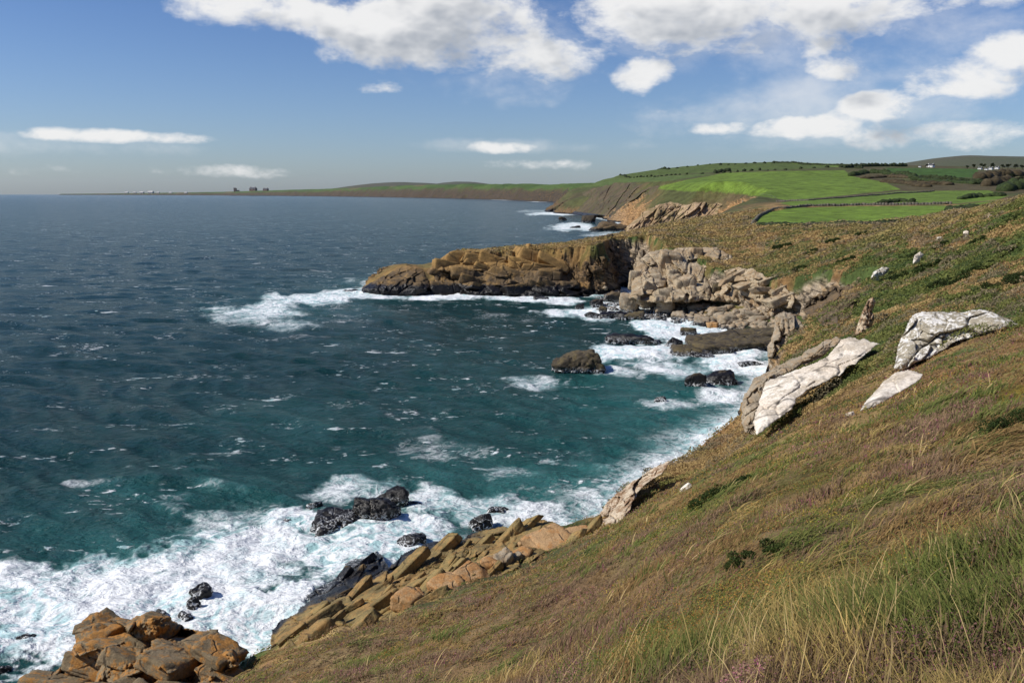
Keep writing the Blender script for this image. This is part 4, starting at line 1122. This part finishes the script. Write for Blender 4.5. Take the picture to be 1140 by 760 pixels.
# the scrub-covered knoll
for i, (a, lab) in enumerate([([(950, 196), (965, 193), (985, 193)], 'dark gorse on the left shoulder of the knoll'), ([(962, 199), (990, 197), (1012, 198)], 'brown scrub in the middle of the knoll'), ([(985, 193.5), (1005, 195), (1016, 198)], 'dark gorse on the crest of the knoll'),
                             ([(1000, 204), (1030, 205), (1058, 206)], 'dun scrub along the right foot of the knoll'), ([(985, 203), (1010, 205), (1030, 208)], 'tawny scrub below the knoll crest'), ([(1020, 200), (1050, 203), (1085, 205)], 'dark scrub trailing right from the knoll')]):
    hedge(a, 3.6 if i in (0, 2) else 2.4, 4.6, lab, M_GORSE if i in (0, 2, 5) else M_SCRUB, 3.2, 'scrub', 'scrub', 'scrub on the knoll')
for i, (a, lab) in enumerate([([(1092, 200), (1110, 197), (1138, 196)], 'brown woodland scrub below the farm trees'), ([(1100, 207), (1122, 204), (1150, 204)], 'dun scrub on the slope below the farm'), ([(1118, 213), (1132, 209), (1150, 208)], 'dark bushes where the slope meets the skyline')]):
    hedge(a, 5.0, 6.0, lab, M_SCRUB if i < 2 else M_GORSE, 4.5, 'scrub', 'scrub', 'scrub below the farm')


def stone_wall(pxs, label, h=1.2, w=.7):
    L = ground_line(pxs, 1.6); g = np.random.default_rng(4); V = []; F = []; n = 0
    for a, b in zip(L, L[1:]):
        d = (b - a); ang = math.atan2(d[1], d[0]); s = np.linalg.norm(d[:2])
        v, f = block((s * .56, w * g.uniform(.8, 1.1), h * g.uniform(.8, 1.15)), int(g.integers(9999)), 2, jitter=.05, chops=3)
        V.append(v @ rotm(ang).T + (a + b) / 2 + np.array((0, 0, h * .1))); F.append(f + n); n += len(v)
    o0 = L.mean(0); o = mesh_np('stone_wall', np.concatenate(V) - o0, np.concatenate(F), M_STONE); o.location = o0
    tag(o, label, 'wall')


stone_wall([(838, 250), (846, 241), (862, 234), (900, 230), (960, 228.5), (1060, 227.5)], 'grey dry stone wall along the far edge of the bright field')
stone_wall([(864, 224.5), (900, 223.4), (940, 220.5), (1000, 215.5), (1040, 213)], 'low dark wall between the middle field and the big field', .9, .6)
hedge([(930, 229), (960, 228), (1000, 227.5), (1052, 227.5)], .9, 1.2, 'row of dark tufts growing along the stone wall', M_SCRUB, 5.5, 'hedge', 'hedge')


def fence(pxs, label, n):
    L = ground_line(pxs, 1.0); idx = np.linspace(0, len(L) - 1, n).astype(int); P = L[idx]
    e = bpy.data.objects.new('fence', None); S.collection.objects.link(e); e.location = P[0]; tag(e, label, 'fence')
    v = np.array([(-1, -1, 0), (1, -1, 0), (1, 1, 0), (-1, 1, 0), (-.8, -.8, 1), (.8, -.8, 1), (.8, .8, 1), (-.8, .8, 1)]) * np.array((.09, .09, 1.25))
    f = np.array([(0, 1, 5, 4), (1, 2, 6, 5), (2, 3, 7, 6), (3, 0, 4, 7), (4, 5, 6, 7)])
    first = None
    for p in P:
        if first is None: first = mesh_np('post', v, f, M_WOOD, False); c = first
        else: c = first.copy(); S.collection.objects.link(c)
        c.parent = e; c.location = p - P[0] - np.array((0, 0, .1))
    V = []; F = []; k = 0
    for a, b in zip(P - P[0], (P - P[0])[1:]):
        for z in (.4, .75, 1.1):
            for q in (a, b): V += [q + np.array((0, 0, z)), q + np.array((0, 0, z + .03))]
            F.append((k, k + 2, k + 3, k + 1)); k += 4
    mesh_np('wire', np.array(V), np.array(F), M_WIRE, False, parent=e)


fence([(845, 217.5), (862, 220), (878, 225)], 'post and wire fence along the cliff top of the big field', 16)
fence([(852, 252), (905, 252), (960, 251), (1000, 250)], 'post and wire fence along the near edge of the bright field', 26)
T('hedges')

# ------------------------------------------------------------------ houses, tower, pole, trees, far away
def box(x0, x1, y0, y1, z0, z1):
    v = np.array([(x, y, z) for z in (z0, z1) for y in (y0, y1) for x in (x0, x1)], float)
    f = np.array([(0, 1, 3, 2), (4, 6, 7, 5), (0, 4, 5, 1), (1, 5, 7, 3), (3, 7, 6, 2), (2, 6, 4, 0)])
    return v, f


def boxes(lst):
    V = []; F = []; n = 0
    for b_ in lst:
        v, f = box(*b_); V.append(v); F.append(f + n); n += 8
    return np.concatenate(V), np.concatenate(F)


def house(px, py, wpx, label, roof=None, wall=None, tall=1.0, rz=-.7, name='cottage', cat='house', group=None):
    x0, y0, z0, t = raycast(px, py); s = wpx * t / 950 / 2
    e = bpy.data.objects.new(name, None); S.collection.objects.link(e); e.location = (x0, y0, z0 - s * .06); e.rotation_euler.z = -math.atan2(x0, y0) + rz
    tag(e, label, cat, group)
    h = s * .62 * tall; d = s * .5
    mesh_np('wall', *box(-s, s, -d, d, 0, h), wall or M_RENDER, False, parent=e)
    o = s * .06
    v = np.array([(-s - o, -d - o, h * .98), (s + o, -d - o, h * .98), (s + o, d + o, h * .98), (-s - o, d + o, h * .98), (-s - o, 0, h + d * .85), (s + o, 0, h + d * .85)])
    rf = mesh_np('roof', v, [np.array([(0, 1, 5, 4), (2, 3, 4, 5), (3, 2, 1, 0)]), np.array([(1, 2, 5), (3, 0, 4)])], roof or M_SLATE, False, parent=e)
    for sx in (-1, 1): mesh_np('chimney', *box(sx * s * .8 - s * .08, sx * s * .8 + s * .08, -s * .08, s * .08, h + d * .5, h + d * 1.15), wall or M_RENDER, False, parent=rf)
    for k in (-.6, .6): mesh_np('window', *box(s * (k - .13), s * (k + .13), -d - s * .03, -d + .05, h * .35, h * .75), M_DARKGLASS, False, parent=e)
    mesh_np('door', *box(-s * .1, s * .1, -d - s * .03, -d + .05, .02, h * .72), M_WOOD, False, parent=e)
    return e


house(1036, 186.3, 7.5, 'white cottage beside a dark tree on the skyline below the mountain')
house(1024, 186.3, 3, 'tiny white shed left of the skyline cottage', name='shed', cat='shed')
house(1091, 188.6, 4.5, 'leftmost white farm building among the trees', group='white farm buildings')
house(1098, 189.4, 4, 'low white farm building second from the left in the farm', group='white farm buildings')
house(1103, 189.0, 4.5, 'tallest white farm building, in the middle of the farm', tall=1.4, group='white farm buildings')
house(1110, 188.4, 4.5, 'rightmost white farm building against the dark trees', tall=1.3, group='white farm buildings')
house(399, 207.6, 4, 'white house standing alone on the distant coast', tall=2.2)
for i, (px, w, lab) in enumerate([(141, 6, 'far left white building of the distant seaside village'), (150, 5, 'white building second from the left in the distant village'), (158, 7, 'long white building in the middle of the distant village'), (168, 9, 'longest white building of the distant village'), (176, 5, 'white building at the right end of the distant village'), (190, 5, 'pale building standing apart right of the distant village'), (207, 5, 'pale house on the shore between village and tower')]):
    house(px, 215.4, w * .7, lab, M_PALEROOF, wall=M_PALEROOF, tall=.8, group='distant seaside village', name='building', cat='building')
for i, (px, w, lab) in enumerate([(282, 8, 'brown building right of the distant tower'), (296, 6, 'brown house farther right of the distant tower')]):
    house(px, 212.6, w, lab, wall=M_TERRA, name='building', cat='building')
x0, y0, z0, t = raycast(262, 213.4); m = t / 950
e = bpy.data.objects.new('tower', None); S.collection.objects.link(e); e.location = (x0, y0, z0); tag(e, 'brown square tower on the far headland by the horizon', 'tower')
mesh_np('tower_body', *boxes([(-1.4 * m, 1.4 * m, -1.4 * m, 1.4 * m, -m, 3.6 * m), (1.5 * m, 4.5 * m, -m, m, -m, 1.6 * m)]), M_TERRA, False, parent=e)
mesh_np('battlement', *boxes([(k * m - .25 * m, k * m + .25 * m, -1.45 * m, -1.1 * m, 3.62 * m, 4.3 * m) for k in (-1.1, -.37, .37, 1.1)]), M_TERRA, False, parent=e)
x0, y0, z0, t = raycast(958.5, 186.5); m = t / 950
e = bpy.data.objects.new('telegraph_pole', None); S.collection.objects.link(e); e.location = (x0, y0, z0); tag(e, 'thin telegraph pole on the skyline left of the knoll', 'pole')
bm = bmesh.new(); bmesh.ops.create_cone(bm, cap_ends=True, segments=8, radius1=.3, radius2=.2, depth=5.5 * m, matrix=Matrix.Translation((0, 0, 2.6 * m))); me = bpy.data.meshes.new('pole'); bm.to_mesh(me); bm.free(); me.materials.append(M_WOOD); o = bpy.data.objects.new('pole', me); S.collection.objects.link(o); o.parent = e
mesh_np('crossarm', *box(-1.6, 1.6, -.12, .12, 4.9 * m, 4.9 * m + .25), M_WOOD, False, parent=e)


def leaf_cloud(centers, radii, n, size, seed, flat=.75):
    g = np.random.default_rng(seed); k = g.integers(0, len(centers), n)
    d = g.normal(0, 1, (n, 3)); d /= np.linalg.norm(d, axis=1, keepdims=True)
    p = np.array(centers)[k] + d * (np.array(radii)[k] * g.uniform(.55, 1.08, n) ** .6)[:, None] * np.array((1, 1, flat))
    a = g.normal(0, 1, (n, 3)); a /= np.linalg.norm(a, axis=1, keepdims=True); b_ = np.cross(a, g.normal(0, 1, (n, 3))); b_ /= np.linalg.norm(b_, axis=1, keepdims=True)
    s = size * g.uniform(.6, 1.3, n)[:, None]
    V = np.stack([p - a * s, p + b_ * s * .6, p + a * s, p - b_ * s * .6], 1).reshape(-1, 3)
    return V, np.arange(n * 4).reshape(-1, 4), k


def tree(px, py, hpx, label, col, seed, group=None):
    x0, y0, z0, t = raycast(px, py); H = hpx * t / 950; g = np.random.default_rng(seed)
    e = bpy.data.objects.new('tree', None); S.collection.objects.link(e); e.location = (x0, y0, z0); tag(e, label, 'tree', group)
    bm = bmesh.new()
    bmesh.ops.create_cone(bm, cap_ends=True, segments=8, radius1=H * .045, radius2=H * .02, depth=H * .7, matrix=Matrix.Translation((0, 0, H * .3)))
    for k in range(5):
        a = g.uniform(0, 6.28); bmesh.ops.create_cone(bm, cap_ends=True, segments=6, radius1=H * .018, radius2=H * .006, depth=H * .4, matrix=Matrix.Translation((math.cos(a) * H * .12, math.sin(a) * H * .12, H * .5)) @ Matrix.Rotation(a, 4, 'Z') @ Matrix.Rotation(.7, 4, 'Y'))
    me = bpy.data.meshes.new('trunk'); bm.to_mesh(me); bm.free(); me.materials.append(M_BARK); o = bpy.data.objects.new('trunk', me); S.collection.objects.link(o); o.parent = e
    cs = [(g.normal(0, H * .2), g.normal(0, H * .2), H * g.uniform(.45, .85)) for _ in range(9)]; rs_ = [H * g.uniform(.13, .24) for _ in range(9)]
    V, F, k = leaf_cloud(cs, rs_, 900, H * .05, seed)
    c = np.array(col) * g.uniform(.7, 1.3, (9, 1))[k]; c = np.repeat(c * g.uniform(.7, 1.3, (len(k), 1)), 4, 0)
    mesh_np('crown', V, F, M_LEAF, False, {'Col': c}, parent=e)


for i, (px, py, h, lab) in enumerate([(1032, 186.6, 4.5, 'dark round tree behind the skyline cottage'), (1077, 188.5, 4.5, 'low dark tree at the left end of the farm wood'), (1084, 188.2, 5.5, 'dark tree left of the farm buildings'), (1094, 188, 6.5, 'tall dark tree behind the left farm building'),
                                      (1104, 187.8, 6.5, 'dark tree behind the tallest farm building'), (1116, 188.5, 6, 'dark tree right of the farm buildings'), (1122, 188.4, 6.5, 'broad dark tree in the right part of the farm wood'), (1130, 188.6, 6, 'dark tree at the right of the farm wood'), (1138, 189, 6, 'last dark tree of the farm wood at the photo edge'),
                                      (1126, 200, 7, 'dark bushy tree on the slope below the farm'), (1136, 205, 9, 'large dark tree on the right slope below the farm'), (1112, 203, 6, 'brownish small tree among the scrub below the farm')]):
    tree(px, py, h, lab, (.030, .040, .014) if i < 11 else (.06, .05, .022), 40 + i, 'trees around the farm')
T('far objects')

# ------------------------------------------------------------------ grass and heath growing on the slopes
def normed(v): return v / np.maximum(np.linalg.norm(v, axis=-1, keepdims=True), 1e-9)


def in_view(x, y, z, mx=70, my=90):
    a, b_ = pix(x, y, z); return (a > -mx) & (a < 1140 + mx) & (b_ > -20) & (b_ < 760 + my) & (y > .2)


def seeds(n, r0, r1, a0, a1, power=1.0, seed=0):
    g = np.random.default_rng(seed)
    u = g.uniform(0, 1, n)
    r = np.exp(math.log(r0) + (math.log(r1) - math.log(r0)) * u) if power == 1 else (r0 ** (1 - power) + u * (r1 ** (1 - power) - r0 ** (1 - power))) ** (1 / (1 - power))
    a = np.radians(g.uniform(a0, a1, n)); x = np.sin(a) * r; y = np.cos(a) * r
    z, sd, U, expo, at = terrain(x, y, True)
    wob = (fbm2(x / 3, y / 3, 3, 81) - .5) * 3
    ok = (expo + wob < 1.2) & (sd > 2.0) & in_view(x, y, z)
    for P, c in FIELDS[:3]: ok &= ~in_field(x, y, z, P)
    return x[ok], y[ok], z[ok], r[ok], sd[ok]


WIND = normed(np.array((.93, .36, 0.0)))


def blades(name, tx, ty, tz, tr, per, length, lean, cols, seed, spread, kmin=.0035, kpx=.00080):
    """tufts of wind-bent blades: one mesh, every blade a tapering curved ribbon"""
    g = np.random.default_rng(seed); n = len(tx) * per; i = np.repeat(np.arange(len(tx)), per)
    r = tr[i]; sp = spread[i] if np.ndim(spread) else spread
    ox = g.normal(0, 1, n) * sp; oy = g.normal(0, 1, n) * sp
    x = tx[i] + ox; y = ty[i] + oy
    z = tz[i] + near_slope_dz(tx, ty, tz)[0][i] * ox + near_slope_dz(tx, ty, tz)[1][i] * oy
    L = length[i] * g.uniform(.55, 1.25, n); bend = np.clip(lean[i] + g.normal(0, .18, n), .05, 1.65)
    tw = fbm2(tx / 2.5, ty / 2.5, 2, 301)[i] * 3.2 - 1.6
    ang = math.atan2(WIND[1], WIND[0]) + tw * .75 + g.normal(0, .45, n)
    wd = np.stack([np.cos(ang), np.sin(ang), np.zeros(n)], -1)
    up = np.stack([g.normal(0, .16, n), g.normal(0, .16, n), np.ones(n)], -1)
    base = np.stack([x, y, z - .02], -1)
    w = np.maximum(kmin, r * kpx) * g.uniform(.7, 1.3, n)
    side = normed(np.cross(wd, np.stack([np.sin(g.uniform(0, 6.28, n)) * .4, np.cos(g.uniform(0, 6.28, n)) * .4, np.ones(n)], -1)))
    V = np.zeros((n, 7, 3))
    for k, t in enumerate((0, .38, .74, 1.0)):
        p = base + L[:, None] * (up * (t * (1 - .42 * bend * t))[:, None] + wd * (bend * .85 * t ** 1.7)[:, None])
        ww = w * (1, .9, .6, 0)[k]
        if k < 3: V[:, 2 * k] = p - side * ww[:, None]; V[:, 2 * k + 1] = p + side * ww[:, None]
        else: V[:, 6] = p
    b0 = np.arange(n)[:, None] * 7
    q = np.concatenate([b0 + np.array((0, 1, 3, 2)), b0 + np.array((2, 3, 5, 4))]); t3 = b0 + np.array((4, 5, 6))
    c = cols[i] * 1.2 * np.array((1.0, 1.0, .9)) * g.uniform(.6, 1.4, (n, 1)); c = c[:, None, :] * np.array((.42, .42, .75, .75, 1.05, 1.05, 1.2))[None, :, None]  # shade inside the tuft painted in: dark blade bases, lighter tips
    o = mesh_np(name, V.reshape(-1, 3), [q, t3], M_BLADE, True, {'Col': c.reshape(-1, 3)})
    return tag(o, kind='stuff')


_nsd = {}
def near_slope_dz(tx, ty, tz):
    key = (len(tx), float(tx[0]), float(ty[0]))
    if key not in _nsd:
        d = .25; _nsd[key] = ((terrain(tx + d, ty) - tz) / d, (terrain(tx, ty + d) - tz) / d)
    return _nsd[key]


def species(x, y):
    n1 = fbm2(x / 2.6, y / 2.6, 3, 401); n2 = fbm2(x / 1.4 + 5, y / 1.4, 3, 407); n3 = fbm2(x / 6 + 5, y / 6, 3, 411)
    return n1, n2, n3


def plants(x, y, z):
    """which plant holds each spot: blond tussocks, lush grass, heather, bilberry, russet grass (weights)"""
    px, py = pix(x, y, z)
    def blob(cx, cy, rx, ry): return np.exp(-((px - cx) / rx) ** 2 - ((py - cy) / ry) ** 2)
    n = [fbm2(x / sc + 13 * k, y / sc - 7 * k, 4, 500 + k, .6) for k, sc in enumerate((1.5, 1.7, 1.2, 1.6, 2.2))]
    r = np.hypot(x, y)
    w = [.09 + .6 * blob(850, 680, 120, 36) + .25 * blob(960, 735, 90, 18) + .3 * blob(1000, 560, 110, 28) + .25 * blob(780, 640, 60, 20),
         .27 + .75 * blob(1090, 740, 110, 60) + .3 * blob(800, 745, 160, 30) + .5 * blob(980, 665, 120, 40) + .3 * blob(900, 600, 90, 40) + .25 * blob(1090, 480, 70, 30),
         .42 + .35 * (1 - sst(px, 560, 800)) * sst(py, 560, 650) + .2 * blob(960, 520, 120, 40),
         .46 + .5 * blob(860, 560, 170, 70) + .25 * blob(700, 630, 90, 40),
         .30 + .5 * blob(760, 530, 120, 45) * (px < 880) + .45 * sst(r, 28, 60) + .4 * blob(990, 440, 150, 45)]
    w = np.stack([a_ * np.exp((b_ - .5) * 9) for a_, b_ in zip(w, n)], -1) ** 2.2
    return w / w.sum(-1, keepdims=True)


def pick(w, seed):
    return (np.random.default_rng(seed).uniform(0, 1, len(w))[:, None] > np.cumsum(w, 1)).sum(1).clip(0, 4)


x, y, z, r, sd = seeds(74000, 1.7, 100, -36, 38, 1.12, 1)
k = pick(plants(x, y, z), 2); g = np.random.default_rng(3); u1 = g.uniform(0, 1, len(x)); u2 = g.uniform(0, 1, len(x))
pal = [lerp((.46, .33, .13), (.20, .155, .06), u1 ** .7), lerp((.085, .115, .026), (.19, .185, .06), u1), lerp((.15, .095, .06), (.235, .16, .10), u1), lerp((.10, .115, .028), (.19, .15, .05), u1), lerp((.17, .10, .043), (.29, .195, .085), u1)]
cols = np.choose(k[:, None], pal)
cols = lerp(cols, (.22, .08, .11), ((k == 2) & (u2 < .11)) * 1.0)
cl = fbm2(x / .42, y / .42, 2, 511) * .75 + fbm2(x / 1.3, y / 1.3, 2, 513) * .25
L = np.choose(k, [.15 + .17 * u2, .15 + .13 * u2, .09 + .08 * u2, .07 + .07 * u2, .12 + .10 * u2]) * (.55 + .8 * sst(cl, .35, .62)) * (1 + .3 * sst(r, 20, 70))
lean = np.choose(k, [1.35, 1.1, .45, .7, 1.15])
keep = g.uniform(0, 1, len(x)) < np.choose(k, [.9, .8, .9, .30, .75]) * (1 - .75 * (1 - sst(cl, .36, .5)) * (1 - sst(r, 12, 30)))
x, y, z, r, cols, L, lean = [q[keep] for q in (x, y, z, r, cols, L, lean)]
blades('grass', x, y, z, r, 11, L, lean, cols, 3, .06 + r * .0033, .0026, .00068)
T('grass %d tufts' % len(x))
# long bleached stalks that stand above the sward
x, y, z, r, sd = seeds(600, 2.6, 60, -20, 36, 1.0, 9)
n1, _, _ = species(x, y); k = n1 > .5; x, y, z, r = x[k], y[k], z[k], r[k]
blades('seed_stalks', x, y, z, r, 2, np.full(len(x), .5), np.full(len(x), .75), np.tile(np.array((.48, .36, .18)), (len(x), 1)), 11, .05 + 0 * r, .003, .0006)
T('stalks')


def leaves(name, x, y, z, r, hmax, cols, seed, kpx, smin, elong=1.0, mat=None):
    g = np.random.default_rng(seed); n = len(x)
    s = np.maximum(smin, r * kpx) * g.uniform(.6, 1.4, n)
    p = np.stack([x, y, z + hmax * g.uniform(0, 1, n) ** .8], -1)
    nrm = normed(g.normal(0, .75, (n, 3)) + np.array((-.45, -.15, .8))); a = normed(np.cross(nrm, g.normal(0, 1, (n, 3)))); b_ = np.cross(nrm, a)
    s = s[:, None]
    V = np.stack([p - a * s * elong, p + b_ * s * .55, p + a * s * elong, p - b_ * s * .55], 1).reshape(-1, 3)
    c = np.repeat(np.minimum(cols * 1.3 * g.uniform(.55, 1.45, (n, 1)), .8), 4, 0)
    o = mesh_np(name, V, np.arange(n * 4).reshape(-1, 4), mat or M_LEAF, False, {'Col': c})
    return tag(o, kind='stuff')


# low heath of the near slope: bilberry, heather, seedlings
x, y, z, r, sd = seeds(760000, 1.8, 95, -36, 38, 1.1, 21)
k = pick(plants(x, y, z), 22); g = np.random.default_rng(23); u1 = g.uniform(0, 1, len(x)); u2 = g.uniform(0, 1, len(x))
nn = fbm2(x / .9, y / .9, 2, 461)
pal = [lerp((.12, .10, .035), (.24, .17, .07), u1), lerp((.06, .095, .02), (.12, .13, .035), u1), lerp((.13, .095, .05), (.21, .135, .085), u1), lerp((.062, .09, .018), (.14, .145, .03), u1), lerp((.15, .09, .04), (.22, .15, .06), u1)]
c = np.choose(k[:, None], pal)
c = lerp(c, lerp((.25, .20, .03), (.25, .125, .03), sst(nn, .4, .6)), ((k == 3) & (u2 < .42)) * 1.0)
c = lerp(c, lerp((.23, .075, .115), (.23, .12, .10), u1), ((k == 2) & (u2 < .34 * sst(fbm2(x / 1.1 + 31, y / 1.1, 3, 441), .44, .56))) * 1.0)
keep = g.uniform(0, 1, len(x)) < np.choose(k, [.25, .3, .9, 1, .35])
x, y, z, r, c, k, nn = [q[keep] for q in (x, y, z, r, c, k, nn)]
va, f1, f2 = cells3(x / .75 + nn * .5, y / .75, np.zeros_like(x) + .5, 491)
dome = np.sqrt(np.clip(1 - (f1 / .6) ** 2, 0, 1)) * (k != 0)
c = c * (.62 + .76 * va)[:, None]
z = z + dome * (.04 + .20 * va) * (1 - .6 * sst(r, 30, 80))
hm = np.choose(k, [.06, .08, .13, .14, .08]) * (.4 + 1.2 * sst(nn, .3, .65)) * (1 + .5 * sst(r, 25, 60))
leaves('heath', x, y, z, r, hm, c, 23, .00078, .007)
T('heath %d' % len(x))
# bracken, gorse and rough grass on the slopes beyond
x, y, z, r, sd = seeds(480000, 86, 480, -4, 34, 1.0, 31)
c = heath(x, y); g = np.random.default_rng(32)
va, f1, f2 = cells3(x / 3.1 + fbm2(x / 2, y / 2, 2, 455), y / 3.1, np.zeros_like(x) + .5, 471)
vb, e1, e2 = cells3(x / 9, y / 9, np.zeros_like(x) + .5, 481)
green = sst(c[:, 1] - c[:, 0] + (va - .5) * .07 + (vb - .5) * .17 + .03 * sst(np.degrees(np.arctan2(x, y)), 21, 27), -.045, -.01)
green = green * (1 - .6 * sst(r, 225, 275))
c = lerp(lerp((.23, .155, .062), (.36, .26, .11), va), lerp((.062, .092, .022), (.15, .15, .04), va), green)
c = lerp(c, np.array((.17, .13, .09)), ((va > .82) * .7))
dome = np.sqrt(np.clip(1 - (f1 / .62) ** 2, 0, 1))
leaves('bracken', x, y, z + dome * (.15 + 1.25 * va * (.3 + .7 * green)), r, .30 + .2 * green, c, 33, .0011, .08, 1.15)
T('bracken %d' % len(x))


def shrub(px, py, wpx, hpx, label, col, seed, group=None, name='shrub', cat='shrub', n_=4200):
    x0, y0, z0, t = raycast(px, py); w = wpx * t / 950; h = hpx * t / 950; g = np.random.default_rng(seed)
    e = bpy.data.objects.new(name, None); S.collection.objects.link(e); e.location = (x0, y0, z0); tag(e, label, cat, group)
    n = 12; cs = [(g.uniform(-.5, .5) * w, g.uniform(-.3, .3) * w, 0) for _ in range(n)]
    cs = [(a, b_, terrain(np.array([x0 + a]), np.array([y0 + b_]))[0] - z0 + h * g.uniform(.2, .55)) for a, b_, _ in cs]; rs_ = [h * g.uniform(.35, .6) for _ in range(n)]
    V, F, k = leaf_cloud(cs, rs_, n_, max(.012, t * .0009), seed, .8)
    c = np.array(col) * g.uniform(.6, 1.4, (n, 1))[k] * g.uniform(.6, 1.4, (len(k), 1))
    mesh_np('foliage', V, F, M_LEAF, False, {'Col': np.repeat(c, 4, 0)}, parent=e)
    bm = bmesh.new()
    for a in cs: bmesh.ops.create_cone(bm, cap_ends=True, segments=5, radius1=h * .03, radius2=h * .015, depth=h * .8, matrix=Matrix.Translation((a[0] * .8, a[1] * .8, a[2] - h * .35)))
    me = bpy.data.meshes.new('stem'); bm.to_mesh(me); bm.free(); me.materials.append(M_BARK); o = bpy.data.objects.new('stem', me); S.collection.objects.link(o); o.parent = e


shrub(783, 562, 40, 15, 'dark green shrub in the yellowing heath near the brow', (.032, .055, .012), 71)
shrub(815, 545, 34, 11, 'dark green shrub just uphill of the other one near the brow', (.036, .06, .014), 72)
shrub(835, 622, 60, 14, 'low green shrub among purple heather, middle of the slope', (.06, .085, .02), 73)
shrub(1118, 478, 40, 18, 'green shrub at the right edge among brown grass', (.036, .06, .014), 74)
shrub(1008, 372 + 24, 22, 8, 'fresh green tuft at the foot of the lichened boulder', (.05, .085, .018), 75)
for i, (px, py, w, h) in enumerate([(1040, 322, 30, 9), (1062, 318, 26, 9), (1078, 332, 34, 10), (1112, 322, 36, 11), (1132, 312, 26, 10), (1095, 300, 26, 8), (1058, 290, 22, 7), (1030, 300, 20, 7), (1120, 282, 26, 8), (1085, 272, 20, 6), (1105, 258, 20, 6), (1045, 276, 16, 5), (1010, 288, 16, 5),
                                   (1000, 310, 18, 6), (985, 322, 16, 5), (1128, 246, 18, 5), (940, 292, 16, 5), (905, 282, 18, 5), (870, 276, 16, 5), (925, 270, 14, 4), (960, 262, 14, 4), (890, 300, 16, 5)]):
    shrub(px, py, w, h, 'rounded dark green gorse bush on the bracken slope behind the white boulders', (.045, .066, .016), 90 + i, 'gorse bushes on the bracken slope', 'gorse_bush', 'bush', 2600)
T('done')
